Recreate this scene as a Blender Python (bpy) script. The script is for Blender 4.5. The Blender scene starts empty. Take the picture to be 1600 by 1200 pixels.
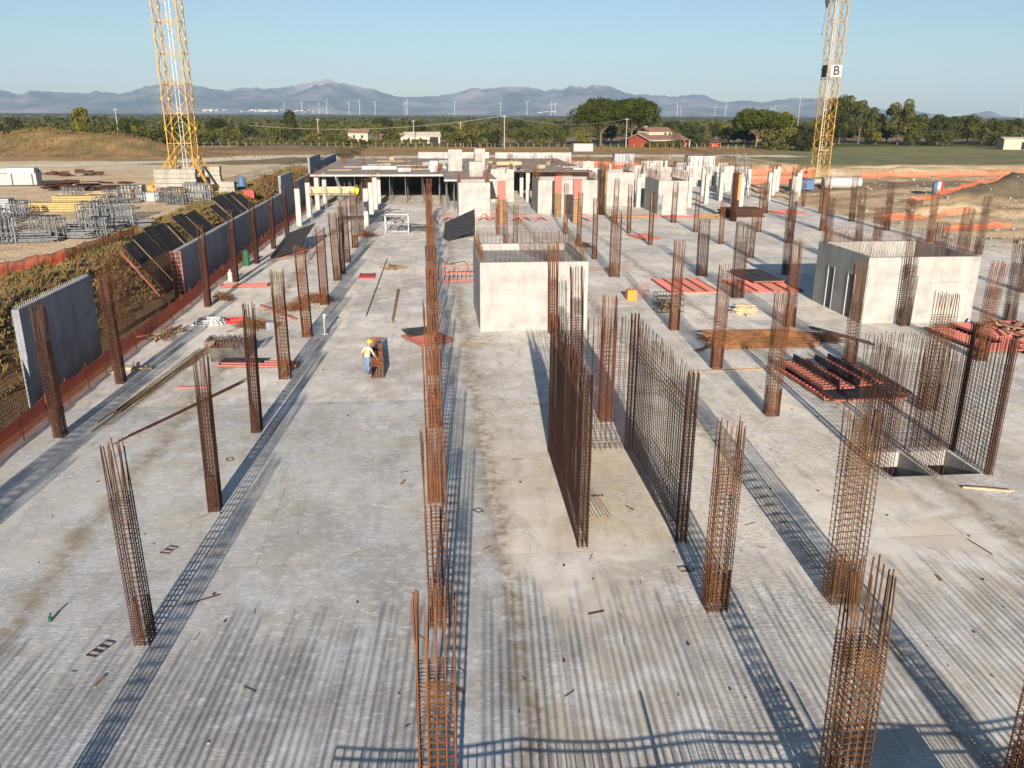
import bpy, math, random
import numpy as np
from mathutils import Vector, Matrix, noise
random.seed(7)
SC = bpy.context.scene
COL = SC.collection
R = math.radians

# ------------------------------------------------------------ camera
F_PX, PITCH, YAW, ROLL, CAM_H = 1290.0, 18.1, 5.7, 0.3, 13.0
p_, y_, r_ = R(PITCH), R(YAW), R(ROLL)
Fv = Vector((math.sin(y_)*math.cos(p_), math.cos(y_)*math.cos(p_), -math.sin(p_)))
Rv = Vector((math.cos(y_), -math.sin(y_), 0)); Uv = Rv.cross(Fv)
R2 = Rv*math.cos(r_)+Uv*math.sin(r_); U2 = -Rv*math.sin(r_)+Uv*math.cos(r_)
cam = bpy.data.objects.new('camera', bpy.data.cameras.new('camera'))
COL.objects.link(cam)
m = Matrix((R2, U2, -Fv)).transposed().to_4x4(); m.translation = Vector((0, 0, CAM_H))
cam.matrix_world = m
cam.data.sensor_width = 36; cam.data.lens = F_PX/1600*36
cam.data.clip_start = 0.2; cam.data.clip_end = 80000
SC.camera = cam

# ------------------------------------------------------------ light
SUN_EL, SUN_AZ = 15.7, 184.0           # azimuth clockwise from +Y
W = bpy.data.worlds.new("World"); SC.world = W; W.use_nodes = True
nt = W.node_tree; bg = nt.nodes['Background']
sky = nt.nodes.new('ShaderNodeTexSky'); sky.sky_type = 'NISHITA'; sky.sun_disc = False
sky.sun_elevation = R(SUN_EL); sky.sun_rotation = R(SUN_AZ)
sky.air_density = 1.0; sky.dust_density = 0.4; sky.ozone_density = 3.0
nt.links.new(sky.outputs[0], bg.inputs[0]); bg.inputs[1].default_value = 0.05
sun = bpy.data.objects.new('sun', bpy.data.lights.new('sun', 'SUN')); COL.objects.link(sun)
sun.data.energy = 5.0; sun.data.angle = R(0.42); sun.data.color = (1.0, 0.90, 0.78)
sd = Vector((math.sin(R(SUN_AZ))*math.cos(R(SUN_EL)), math.cos(R(SUN_AZ))*math.cos(R(SUN_EL)), math.sin(R(SUN_EL))))
sun.rotation_euler = sd.to_track_quat('Z', 'Y').to_euler()
SC.view_settings.view_transform = 'Standard'; SC.view_settings.look = 'None'
SC.view_settings.exposure = 1.12; SC.view_settings.gamma = 1
SC.cycles.max_bounces = 6; SC.cycles.transparent_max_bounces = 12; SC.cycles.volume_bounces = 0

# ------------------------------------------------------------ materials
M = {}
def mat(name, col, rough=0.8, noise_amt=0.0, nscale=5.0, obj_var=0.0, metal=0.0, bump=0.0, bscale=20.0, col2=None, spec=0.3):
    ma = bpy.data.materials.new(name); ma.use_nodes = True; M[name] = ma
    n = ma.node_tree.nodes; l = ma.node_tree.links; b = n['Principled BSDF']
    b.inputs['Roughness'].default_value = rough; b.inputs['Metallic'].default_value = metal
    b.inputs['Specular IOR Level'].default_value = spec
    b.inputs['Base Color'].default_value = (*col, 1)
    tc = n.new('ShaderNodeTexCoord')
    out = None
    if noise_amt > 0 or col2:
        nz = n.new('ShaderNodeTexNoise'); nz.inputs['Scale'].default_value = nscale; nz.inputs['Detail'].default_value = 6
        l.new(tc.outputs['Object'], nz.inputs['Vector'])
        mx = n.new('ShaderNodeMix'); mx.data_type = 'RGBA'
        c2 = col2 or tuple(c*(1-noise_amt) for c in col)
        c1 = col if col2 else tuple(min(1, c*(1+noise_amt)) for c in col)
        mx.inputs['A'].default_value = (*c1, 1); mx.inputs['B'].default_value = (*c2, 1)
        mr = n.new('ShaderNodeMapRange'); mr.inputs[1].default_value = 0.35; mr.inputs[2].default_value = 0.65
        l.new(nz.outputs[0], mr.inputs[0]); l.new(mr.outputs[0], mx.inputs['Factor'])
        out = mx.outputs['Result']
    if obj_var > 0:
        oi = n.new('ShaderNodeObjectInfo'); hs = n.new('ShaderNodeHueSaturation')
        mr2 = n.new('ShaderNodeMapRange'); mr2.inputs[3].default_value = 1-obj_var; mr2.inputs[4].default_value = 1+obj_var
        l.new(oi.outputs['Random'], mr2.inputs[0]); l.new(mr2.outputs[0], hs.inputs['Value'])
        mr3 = n.new('ShaderNodeMapRange'); mr3.inputs[3].default_value = 0.5+0.03*obj_var; mr3.inputs[4].default_value = 0.5-0.05*obj_var
        l.new(oi.outputs['Random'], mr3.inputs[0]); l.new(mr3.outputs[0], hs.inputs['Hue'])
        if out: l.new(out, hs.inputs['Color'])
        else: hs.inputs['Color'].default_value = (*col, 1)
        out = hs.outputs[0]
    if out: l.new(out, b.inputs['Base Color'])
    if bump > 0:
        nb = n.new('ShaderNodeTexNoise'); nb.inputs['Scale'].default_value = bscale; nb.inputs['Detail'].default_value = 4
        l.new(tc.outputs['Object'], nb.inputs['Vector'])
        bp = n.new('ShaderNodeBump'); bp.inputs['Strength'].default_value = bump; bp.inputs['Distance'].default_value = 0.03
        l.new(nb.outputs[0], bp.inputs['Height']); l.new(bp.outputs[0], b.inputs['Normal'])
    return ma

mat('rust', (0.165, 0.066, 0.021), 0.85, nscale=3, col2=(0.085, 0.037, 0.018), obj_var=0.25)
mat('rust_dark', (0.08, 0.034, 0.017), 0.85, nscale=4, col2=(0.045, 0.020, 0.013), obj_var=0.25)
mat('rust_pile', (0.23, 0.105, 0.04), 0.9, nscale=2, col2=(0.10, 0.045, 0.022))
mat('wet_wood', (0.30, 0.20, 0.10), 0.85, nscale=6, col2=(0.18, 0.12, 0.07), obj_var=0.2)
mat('pale_wood', (0.38, 0.29, 0.175), 0.8, 0.2, 4, obj_var=0.15)
mat('yellow_timber', (0.34, 0.25, 0.10), 0.7, 0.12, 5)
mat('red_frame', (0.38, 0.10, 0.072), 0.65, nscale=5, col2=(0.26, 0.11, 0.085), obj_var=0.15)
mat('red_plastic', (0.45, 0.03, 0.025), 0.45, 0.1)
mat('black_ply', (0.028, 0.026, 0.026), 0.6, nscale=2.0, col2=(0.075, 0.066, 0.058), obj_var=0.2, spec=0.15)
mat('bay_shade', (0.02, 0.02, 0.022), 0.9)  # near-black colour standing in for the shade inside open bays
mat('crane_yellow', (0.44, 0.25, 0.035), 0.6, nscale=2, col2=(0.32, 0.17, 0.035))
mat('crane_grey', (0.6, 0.6, 0.6), 0.5)
mat('galv', (0.13, 0.135, 0.14), 0.6, 0.4, 6, metal=0.2, obj_var=0.25)
mat('white_paint', (0.36, 0.355, 0.34), 0.5, 0.05)
mat('black_paint', (0.02, 0.02, 0.02), 0.5)
mat('orange_plastic', (0.60, 0.20, 0.03), 0.5, 0.08)
mat('hose_white', (0.42, 0.43, 0.44), 0.4)
mat('green_paint', (0.02, 0.08, 0.04), 0.5)
mat('blue_paint', (0.06, 0.12, 0.22), 0.6)
mat('roof_tile', (0.24, 0.135, 0.09), 0.85, nscale=1.5, col2=(0.17, 0.095, 0.065))
mat('house_red', (0.34, 0.07, 0.035), 0.8, 0.08, 1)
mat('house_cream', (0.40, 0.34, 0.25), 0.85, 0.06, 1)
mat('plaster_old', (0.42, 0.37, 0.30), 0.9, 0.2, 1)
mat('glass_dark', (0.03, 0.035, 0.04), 0.15, spec=0.6)
mat('turbine_white', (0.42, 0.43, 0.45), 0.5)
mat('bark', (0.13, 0.09, 0.06), 0.95, 0.3, 3)
mat('jeans', (0.12, 0.19, 0.30), 0.9, 0.12, 20)
mat('skin', (0.36, 0.19, 0.12), 0.6)
mat('shirt', (0.42, 0.42, 0.41), 0.85)
mat('vest', (0.62, 0.33, 0.13), 0.7)
mat('vest_yellow', (0.70, 0.78, 0.06), 0.7)
mat('helmet', (0.85, 0.62, 0.02), 0.35)
mat('boots', (0.05, 0.04, 0.035), 0.8)
mat('deck_board_plain', (0.23, 0.20, 0.185), 0.8)
mat('town', (0.42, 0.38, 0.34), 0.9, 0.3, 0.02)
mat('tarp', (0.27, 0.285, 0.29), 0.6, 0.1)
mat('dirt_clod', (0.30, 0.22, 0.13), 0.95, 0.25, 2)
mat('stone', (0.33, 0.29, 0.23), 0.9, 0.2, 2, obj_var=0.2)
mat('power_pole', (0.35, 0.31, 0.26), 0.9)
for nm, a, b_ in (('leaf_olive', (0.076, 0.073, 0.017), (0.046, 0.050, 0.013)), ('leaf_dark', (0.035, 0.040, 0.009), (0.019, 0.025, 0.007)),
                  ('leaf_pine', (0.048, 0.058, 0.006), (0.028, 0.037, 0.005)), ('leaf_poplar', (0.072, 0.073, 0.015), (0.040, 0.046, 0.012)),
                  ('leaf_lime', (0.117, 0.110, 0.015), (0.076, 0.073, 0.012)), ('weed', (0.082, 0.082, 0.022), (0.054, 0.065, 0.019)),
                  ('dry_weed', (0.175, 0.114, 0.044), (0.124, 0.083, 0.031)), ('woods_far', (0.048, 0.049, 0.012), (0.029, 0.033, 0.010))):
    mat(nm, a, 0.85, nscale=0.45, col2=b_, obj_var=0.22, spec=0.15)

def node_mat(name):
    ma = bpy.data.materials.new(name); ma.use_nodes = True; M[name] = ma
    return ma, ma.node_tree.nodes, ma.node_tree.links, ma.node_tree.nodes['Principled BSDF']
def mixc(n, l, fac, a, b, mode='MIX'):
    mx = n.new('ShaderNodeMix'); mx.data_type = 'RGBA'; mx.blend_type = mode
    for s, v in (('Factor', fac), ('A', a), ('B', b)):
        if isinstance(v, tuple): mx.inputs[s].default_value = (*v, 1)
        elif isinstance(v, (int, float)): mx.inputs[s].default_value = v
        else: l.new(v, mx.inputs[s])
    return mx.outputs['Result']
def mapr(n, l, src, a, b, c=0, d=1):
    mr = n.new('ShaderNodeMapRange'); l.new(src, mr.inputs[0])
    for i, v in enumerate((a, b, c, d)): mr.inputs[i+1].default_value = v
    return mr.outputs[0]
def mth(n, l, op, a, b=None):
    mm = n.new('ShaderNodeMath'); mm.operation = op
    for i, v in enumerate((a, b)):
        if v is None: continue
        if isinstance(v, (int, float)): mm.inputs[i].default_value = v
        else: l.new(v, mm.inputs[i])
    return mm.outputs[0]
def nz(n, l, vec, scale, detail=5, rough=0.55, dist=0.0):
    t = n.new('ShaderNodeTexNoise'); t.inputs['Scale'].default_value = scale; t.inputs['Detail'].default_value = detail
    t.inputs['Roughness'].default_value = rough; t.inputs['Distortion'].default_value = dist
    l.new(vec, t.inputs['Vector']); return t.outputs[0]
def mapping(n, l, vec, scale=(1, 1, 1), rot=(0, 0, 0)):
    mp = n.new('ShaderNodeMapping'); l.new(vec, mp.inputs['Vector'])
    mp.inputs['Scale'].default_value = scale; mp.inputs['Rotation'].default_value = rot; return mp.outputs[0]

# the slab: pours of slightly different tone, saw joints, dust, scuffs
ma, n, l, b = node_mat('slab_concrete')
tc = n.new('ShaderNodeTexCoord'); P = tc.outputs['Object']
base = mixc(n, l, mapr(n, l, nz(n, l, P, 0.13, 5, 0.6), 0.40, 0.60), (0.57, 0.50, 0.405), (0.76, 0.69, 0.59))
br = n.new('ShaderNodeTexBrick'); br.offset = 0.37; br.inputs['Scale'].default_value = 1
br.inputs['Brick Width'].default_value = 11.3; br.inputs['Row Height'].default_value = 14.6
br.inputs['Mortar Size'].default_value = 0.012; br.inputs['Mortar Smooth'].default_value = 0.2
br.inputs['Color1'].default_value = (0.84, 0.85, 0.87, 1); br.inputs['Color2'].default_value = (1.10, 1.07, 1.0, 1); br.inputs['Mortar'].default_value = (0.50, 0.46, 0.41, 1)
off = n.new('ShaderNodeVectorMath'); off.operation = 'ADD'; off.inputs[1].default_value = (12.6, 6.6, 0); l.new(P, off.inputs[0])
l.new(off.outputs[0], br.inputs['Vector'])
base = mixc(n, l, 1.0, base, br.outputs['Color'], 'MULTIPLY')
fl = nz(n, l, P, 0.55, 8, 0.65, 0.6)
base = mixc(n, l, mapr(n, l, fl, 0.46, 0.64, 0, 0.8), base, (0.80, 0.765, 0.705))
fl2 = nz(n, l, mapping(n, l, P, (1, 0.35, 1), (0, 0, 0.25)), 1.3, 8, 0.7, 0.5)
base = mixc(n, l, mapr(n, l, fl2, 0.50, 0.72, 0, 0.6), base, (0.27, 0.25, 0.235))
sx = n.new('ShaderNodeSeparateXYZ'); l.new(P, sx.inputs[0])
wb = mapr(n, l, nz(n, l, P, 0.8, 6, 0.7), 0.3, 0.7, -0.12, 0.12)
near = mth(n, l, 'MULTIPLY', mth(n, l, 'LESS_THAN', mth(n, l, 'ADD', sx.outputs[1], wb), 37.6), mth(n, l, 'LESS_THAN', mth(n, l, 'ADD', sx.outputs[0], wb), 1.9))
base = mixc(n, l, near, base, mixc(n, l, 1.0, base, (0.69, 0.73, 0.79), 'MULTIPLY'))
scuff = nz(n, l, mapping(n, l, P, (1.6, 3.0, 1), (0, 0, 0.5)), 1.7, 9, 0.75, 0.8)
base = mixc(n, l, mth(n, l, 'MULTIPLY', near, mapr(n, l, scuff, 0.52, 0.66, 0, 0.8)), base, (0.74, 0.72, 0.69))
dx6 = mth(n, l, 'ABSOLUTE', mth(n, l, 'SUBTRACT', sx.outputs[0], 6.2)); dy6 = mth(n, l, 'ABSOLUTE', mth(n, l, 'SUBTRACT', sx.outputs[1], 27.0))
sand = mth(n, l, 'MULTIPLY', mapr(n, l, dx6, 1.2, 3.2, 1, 0), mapr(n, l, dy6, 3.4, 5.2, 1, 0))
base = mixc(n, l, mth(n, l, 'MULTIPLY', sand, mapr(n, l, nz(n, l, P, 1.6, 8, 0.75), 0.36, 0.62, 0.1, 0.75)), base, (0.56, 0.44, 0.28))
streak = nz(n, l, mapping(n, l, P, (0.8, 7, 1), (0, 0, 0.05)), 1.2, 6, 0.7)
base = mixc(n, l, mapr(n, l, streak, 0.48, 0.78, 0, 0.16), base, (0.30, 0.285, 0.26))
tyre = nz(n, l, mapping(n, l, P, (2.2, 9, 1), (0, 0, 0.6)), 2.0, 4, 0.6, 1.0)
ty = mth(n, l, 'MULTIPLY', mapr(n, l, tyre, 0.46, 0.58, 0, 0.7), mapr(n, l, nz(n, l, P, 0.16, 3), 0.44, 0.58))
base = mixc(n, l, ty, base, (0.29, 0.285, 0.29))
wob = mapr(n, l, nz(n, l, P, 0.5, 6, 0.7), 0.3, 0.7, -0.5, 0.5)
for x0, wd in ((-11.3, 0.75), (2.0, 0.6), (11.6, 0.6), (18.8, 0.5)):
    d = mth(n, l, 'ABSOLUTE', mth(n, l, 'SUBTRACT', mth(n, l, 'ADD', sx.outputs[0], wob), x0))
    f = mth(n, l, 'MULTIPLY', mapr(n, l, d, 0, wd, 1.0, 0), mapr(n, l, nz(n, l, P, 2.2, 6, 0.75), 0.36, 0.56))
    base = mixc(n, l, f, base, (0.27, 0.215, 0.15))
grit = nz(n, l, P, 22, 3, 0.8)
base = mixc(n, l, mapr(n, l, grit, 0.62, 0.75, 0, 0.18), base, (0.22, 0.20, 0.18))
base = mixc(n, l, mapr(n, l, nz(n, l, P, 7, 6, 0.8), 0.62, 0.78, 0, 0.6), base, (0.70, 0.69, 0.66))
vc = n.new('ShaderNodeTexVoronoi'); vc.feature = 'DISTANCE_TO_EDGE'; vc.inputs['Scale'].default_value = 0.14
dv = n.new('ShaderNodeVectorMath'); dv.operation = 'ADD'; l.new(P, dv.inputs[0])
nv = n.new('ShaderNodeTexNoise'); nv.inputs['Scale'].default_value = 0.6; nv.inputs['Detail'].default_value = 5; l.new(P, nv.inputs['Vector']); l.new(nv.outputs[1], dv.inputs[1])
l.new(dv.outputs[0], vc.inputs['Vector'])
base = mixc(n, l, mapr(n, l, vc.outputs['Distance'], 0, 0.0025, 0.30, 0), base, (0.2, 0.19, 0.17))
l.new(base, b.inputs['Base Color']); b.inputs['Roughness'].default_value = 0.82
bp = n.new('ShaderNodeBump'); bp.inputs['Strength'].default_value = 0.22; bp.inputs['Distance'].default_value = 0.03
l.new(mth(n, l, 'ADD', fl2, mth(n, l, 'MULTIPLY', tyre, 1.2)), bp.inputs['Height']); l.new(bp.outputs[0], b.inputs['Normal'])

ma, n, l, b = node_mat('old_ply')
tc = n.new('ShaderNodeTexCoord'); P = tc.outputs['Object']
v = nz(n, l, mapping(n, l, P, (0.6, 5.0, 0.6)), 1.3, 7, 0.7)
c = mixc(n, l, mapr(n, l, v, 0.42, 0.64), (0.022, 0.020, 0.020), (0.085, 0.062, 0.045))
c = mixc(n, l, mapr(n, l, nz(n, l, P, 1.1, 7, 0.75), 0.56, 0.72, 0, 0.7), c, (0.16, 0.14, 0.125))
l.new(c, b.inputs['Base Color']); b.inputs['Roughness'].default_value = 0.75; b.inputs['Specular IOR Level'].default_value = 0.15
# cast walls: shutter lines, pour lines, blotches
def cast(name, c, k=1.0):
    ma, n, l, b = node_mat(name)
    tc = n.new('ShaderNodeTexCoord'); P = tc.outputs['Object']
    sx = n.new('ShaderNodeSeparateXYZ'); l.new(P, sx.inputs[0])
    cb = n.new('ShaderNodeCombineXYZ'); l.new(mth(n, l, 'ADD', sx.outputs[0], sx.outputs[1]), cb.inputs[0]); l.new(sx.outputs[2], cb.inputs[1])
    br = n.new('ShaderNodeTexBrick'); br.offset = 0; br.inputs['Scale'].default_value = 1
    br.inputs['Brick Width'].default_value = 2.4; br.inputs['Row Height'].default_value = 2.65; br.inputs['Mortar Size'].default_value = 0.012
    br.inputs['Color1'].default_value = (1.04, 1.04, 1.03, 1); br.inputs['Color2'].default_value = (0.90, 0.90, 0.89, 1); br.inputs['Mortar'].default_value = (0.68, 0.67, 0.65, 1)
    l.new(cb.outputs[0], br.inputs['Vector'])
    base = mixc(n, l, mapr(n, l, nz(n, l, P, 0.8, 7, 0.65), 0.35, 0.7), tuple(v*1.12 for v in c), tuple(v*0.72 for v in c))
    base = mixc(n, l, 1.0, base, br.outputs['Color'], 'MULTIPLY')
    st = nz(n, l, mapping(n, l, P, (3, 3, 0.25)), 1.0, 6, 0.7)
    base = mixc(n, l, mapr(n, l, st, 0.52, 0.75, 0, 0.5*k), base, tuple(v*0.55 for v in c))
    v = n.new('ShaderNodeTexVoronoi'); v.inputs['Scale'].default_value = 5; l.new(P, v.inputs['Vector'])
    base = mixc(n, l, mapr(n, l, v.outputs['Distance'], 0.0, 0.09, 0.6, 0), base, tuple(q*0.5 for q in c))
    l.new(base, b.inputs['Base Color']); b.inputs['Roughness'].default_value = 0.85
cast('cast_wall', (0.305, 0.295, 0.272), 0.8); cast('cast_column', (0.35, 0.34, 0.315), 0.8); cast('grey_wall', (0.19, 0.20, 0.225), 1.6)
cast('ballast', (0.28, 0.26, 0.22), 1.0)
ma, n, l, b = node_mat('deck_board')
tc = n.new('ShaderNodeTexCoord'); P = tc.outputs['Object']
br = n.new('ShaderNodeTexBrick'); br.inputs['Scale'].default_value = 1; br.inputs['Brick Width'].default_value = 2.0; br.inputs['Row Height'].default_value = 0.5; br.inputs['Mortar Size'].default_value = 0.02
br.inputs['Color1'].default_value = (0.24, 0.20, 0.165, 1); br.inputs['Color2'].default_value = (0.42, 0.36, 0.30, 1); br.inputs['Mortar'].default_value = (0.08, 0.07, 0.06, 1)
l.new(P, br.inputs['Vector']); l.new(mixc(n, l, mapr(n, l, nz(n, l, P, 0.25, 6, 0.7), 0.45, 0.65, 0, 0.7), br.outputs['Color'], (0.23, 0.20, 0.175)), b.inputs['Base Color']); b.inputs['Roughness'].default_value = 1.0; b.inputs['Specular IOR Level'].default_value = 0.05

# terrain: zone colour attribute x fine noise
ma, n, l, b = node_mat('terrain')
tc = n.new('ShaderNodeTexCoord'); P = tc.outputs['Object']
at = n.new('ShaderNodeAttribute'); at.attribute_name = 'zone'
f1 = nz(n, l, P, 0.35, 8, 0.7); f2 = nz(n, l, P, 3.0, 6, 0.7)
c = mixc(n, l, 1.0, at.outputs['Color'], mixc(n, l, mapr(n, l, f1, 0.3, 0.7), (0.72, 0.72, 0.74), (1.2, 1.18, 1.12)), 'MULTIPLY')
c = mixc(n, l, 1.0, c, mixc(n, l, mapr(n, l, f2, 0.35, 0.68), (0.78, 0.78, 0.78), (1.15, 1.14, 1.1)), 'MULTIPLY')
l.new(c, b.inputs['Base Color']); b.inputs['Roughness'].default_value = 0.95; b.inputs['Specular IOR Level'].default_value = 0.1
bp = n.new('ShaderNodeBump'); bp.inputs['Strength'].default_value = 0.9; bp.inputs['Distance'].default_value = 0.3
l.new(f2, bp.inputs['Height']); l.new(bp.outputs[0], b.inputs['Normal'])
ma, n, l, b = node_mat('mountain')
tc = n.new('ShaderNodeTexCoord'); P = tc.outputs['Object']
c = mixc(n, l, mapr(n, l, nz(n, l, P, 0.0016, 10, 0.7), 0.42, 0.62), (0.03, 0.042, 0.032), (0.24, 0.20, 0.17))
sx = n.new('ShaderNodeSeparateXYZ'); l.new(P, sx.inputs[0])
c = mixc(n, l, mapr(n, l, mth(n, l, 'ADD', sx.outputs[2], mapr(n, l, nz(n, l, P, 0.002, 8, 0.7), 0.3, 0.7, -120, 120)), 260, 420), c, (0.34, 0.29, 0.25))
l.new(c, b.inputs['Base Color']); b.inputs['Roughness'].default_value = 1

# safety net: woven plastic, see-through
def net(name, c, axis, alpha=0.62):
    ma, n, l, b = node_mat(name)
    tc = n.new('ShaderNodeTexCoord'); sx = n.new('ShaderNodeSeparateXYZ'); l.new(tc.outputs['Object'], sx.inputs[0])
    g1 = mth(n, l, 'GREATER_THAN', mth(n, l, 'FRACT', mth(n, l, 'MULTIPLY', sx.outputs[axis], 9)), 1-alpha*0.72)
    g2 = mth(n, l, 'GREATER_THAN', mth(n, l, 'FRACT', mth(n, l, 'MULTIPLY', sx.outputs[2], 14)), 1-alpha*0.72)
    a = mth(n, l, 'MAXIMUM', g1, g2)
    b.inputs['Base Color'].default_value = (*c, 1); b.inputs['Roughness'].default_value = 0.6
    l.new(a, b.inputs['Alpha'])
net('net_y', (0.62, 0.085, 0.035), 1); net('net_x', (0.48, 0.115, 0.045), 0, 0.42)

# ------------------------------------------------------------ mesh helpers
class MB:
    def __init__(s): s.v = []; s.f = []; s.mi = []
    def add(s, vs, fs, mi=0):
        o = len(s.v); s.v += [tuple(v) for v in vs]
        s.f += [tuple(o+i for i in f) for f in fs]; s.mi += [mi]*len(fs)
    def box(s, c, d, rz=0, mi=0, rx=0, ry=0):
        hx, hy, hz = d[0]/2, d[1]/2, d[2]/2
        mt = Matrix.Rotation(rz, 3, 'Z') @ Matrix.Rotation(ry, 3, 'Y') @ Matrix.Rotation(rx, 3, 'X')
        vs = [Vector(c) + mt @ Vector((x*hx, y*hy, z*hz)) for z in (-1, 1) for y in (-1, 1) for x in (-1, 1)]
        s.add(vs, [(0, 2, 3, 1), (4, 5, 7, 6), (0, 1, 5, 4), (2, 6, 7, 3), (0, 4, 6, 2), (1, 3, 7, 5)], mi)
        return s
    def bar(s, a, b, r, n=4, mi=0, r2=None):
        a = Vector(a); b = Vector(b); d = b-a
        if d.length < 1e-6: return s
        q = d.to_track_quat('Z', 'Y'); r2 = r if r2 is None else r2
        vs = []
        for p, rr in ((a, r), (b, r2)):
            for i in range(n):
                t = 2*math.pi*(i+0.5)/n
                vs.append(p + q @ Vector((rr*math.cos(t), rr*math.sin(t), 0)))
        fs = [(i, (i+1) % n, n+(i+1) % n, n+i) for i in range(n)]
        fs += [tuple(reversed(range(n))), tuple(range(n, 2*n))]
        s.add(vs, fs, mi); return s
    def path(s, pts, r, n=4, mi=0, closed=False):
        k = len(pts)
        for i in range(k if closed else k-1): s.bar(pts[i], pts[(i+1) % k], r, n, mi)
        return s
    def loop(s, x0, x1, y0, y1, z, r, mi=0):
        s.path([(x0, y0, z), (x1, y0, z), (x1, y1, z), (x0, y1, z)], r, 3, mi, True)
    def build(s, name, mats, parent=None, smooth=False, loc=None, rz=0):
        me = bpy.data.meshes.new(name); me.from_pydata(s.v, [], s.f)
        if not isinstance(mats, (list, tuple)): mats = [mats]
        for q in mats: me.materials.append(M[q])
        me.polygons.foreach_set('material_index', s.mi)
        if smooth: me.polygons.foreach_set('use_smooth', [True]*len(s.f))
        me.update()
        o = bpy.data.objects.new(name, me); COL.objects.link(o)
        if parent: o.parent = parent
        if loc is not None: o.location = loc
        if rz: o.rotation_euler.z = rz
        return o

def tag(o, label=None, cat=None, group=None, kind=None):
    if label: o['label'] = label
    if cat: o['category'] = cat
    if group: o['group'] = group
    if kind: o['kind'] = kind
    return o
def thing(name, label, cat, loc=(0, 0, 0), rz=0, group=None):
    o = bpy.data.objects.new(name, None); COL.objects.link(o); o.empty_display_size = 0.3
    o.location = loc; o.rotation_euler = (0, 0, rz); return tag(o, label, cat, group)
KIDS = {}
def dup(root, loc, rz=None, label=None, group=None, scale=None):
    c = root.copy(); COL.objects.link(c); c.location = loc
    if rz is not None: c.rotation_euler = (c.rotation_euler[0], c.rotation_euler[1], rz)
    if label: c['label'] = label
    if group: c['group'] = group
    if scale: c.scale = scale
    if root.name not in KIDS: KIDS[root.name] = list(root.children)
    for ch in KIDS[root.name]:
        d = ch.copy(); COL.objects.link(d); d.parent = c
    return c
ORD = ['zeroth', 'first', 'second', 'third', 'fourth', 'fifth', 'sixth', 'seventh', 'eighth', 'ninth', 'tenth', 'eleventh', 'twelfth', 'thirteenth', 'fourteenth', 'fifteenth', 'sixteenth', 'seventeenth', 'eighteenth', 'nineteenth', 'twentieth']

# ------------------------------------------------------------ terrain
def ss(t): t = max(0.0, min(1.0, t)); return t*t*(3-2*t)
def fbm(x, y, s, o=4): return noise.fractal(Vector((x*s, y*s, 0.3)), 1.0, 2.0, o)
def bumpf(x, y, cx, cy, rx, ry, h, rot=0):
    dx, dy = x-cx, y-cy; c, s_ = math.cos(rot), math.sin(rot)
    u, v = (dx*c+dy*s_)/rx, (-dx*s_+dy*c)/ry
    q = u*u+v*v
    return h*math.exp(-q*1.6) if q < 5 else 0
X0, X1, Y0, Y1 = -17.3, 56.6, -24.0, 176.0      # slab
def height(x, y):
    left = 3.0*ss((-19.6-x)/4.6)
    back = 2.3*ss((y-178)/10)
    right = 0.9*ss((x-62)/22)+1.0*ss((y-170)/60)*ss((x-40)/30)
    z = max(left, back, right if x > 50 else 0)
    if x < -19: z = 3.0*ss((-19.6-x)/4.6)*(1-ss((y-200)/120)) + 2.3*ss((y-200)/120)
    z += (-0.12 if (x > -21 and x < 62 and y < 182) else 0.12*fbm(x, y, 0.12))
    if x < -26 or y > 185 or x > 66: z += 0.10*fbm(x, y, 0.4, 3)
    if X0+0.8 < x < X1-0.8 and Y0+0.8 < y < Y1-0.8: return -4.0
    # spoil heaps
    z += bumpf(x, y, -100, 214, 30, 15, 4.9*(1+0.45*fbm(x, y, 0.10)), 0.1)
    z += bumpf(x, y, -72, 214, 22, 12, 2.8*(1+0.3*fbm(x, y, 0.1)), -0.1)
    z += bumpf(x, y, -40, 252, 26, 10, 1.6, 0)
    z += bumpf(x, y, 99, 128, 15, 7, 3.6*(1+0.35*fbm(x, y, 0.2)), 0.15)
    z += bumpf(x, y, 88, 124, 6, 4, 1.8*(1+0.4*fbm(x, y, 0.3)), 0.1)
    z += bumpf(x, y, 72, 112, 8, 2.0, 1.1*(1+0.5*fbm(x, y, 0.4)), 0.35)
    z += bumpf(x, y, 83, 103, 16, 2.2, 1.3*(1+0.5*fbm(x, y, 0.4)), -0.15)
    z -= bumpf(x, y, 70, 107, 8, 1.6, 1.3, 0.1)
    z += bumpf(x, y, 100, 176, 46, 3.2, 1.4*(1+0.5*fbm(x, y, 0.25)), 0.10)
    z += bumpf(x, y, 62, 166, 10, 3, 1.4*(1+0.5*fbm(x, y, 0.3)), 0)
    if 57 < x < 120 and 60 < y < 175: z += 0.4*fbm(x, y, 0.3, 5)
    return z
def segd(px, py, pts):
    best = 1e9
    for (ax, ay), (bx, by) in zip(pts[:-1], pts[1:]):
        dx, dy = bx-ax, by-ay; t = max(0, min(1, ((px-ax)*dx+(py-ay)*dy)/(dx*dx+dy*dy)))
        best = min(best, math.hypot(px-ax-t*dx, py-ay-t*dy))
    return best
ROAD = [(-170, 150), (-110, 168), (-75, 176), (-52, 190), (-34, 214), (0, 226), (60, 232), (98, 229)]
ROAD2 = [(-60, 168), (-38, 172), (-24, 178), (-10, 186)]
def lerp3(a, b, t): return tuple(a[i]+(b[i]-a[i])*t for i in range(3))
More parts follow.
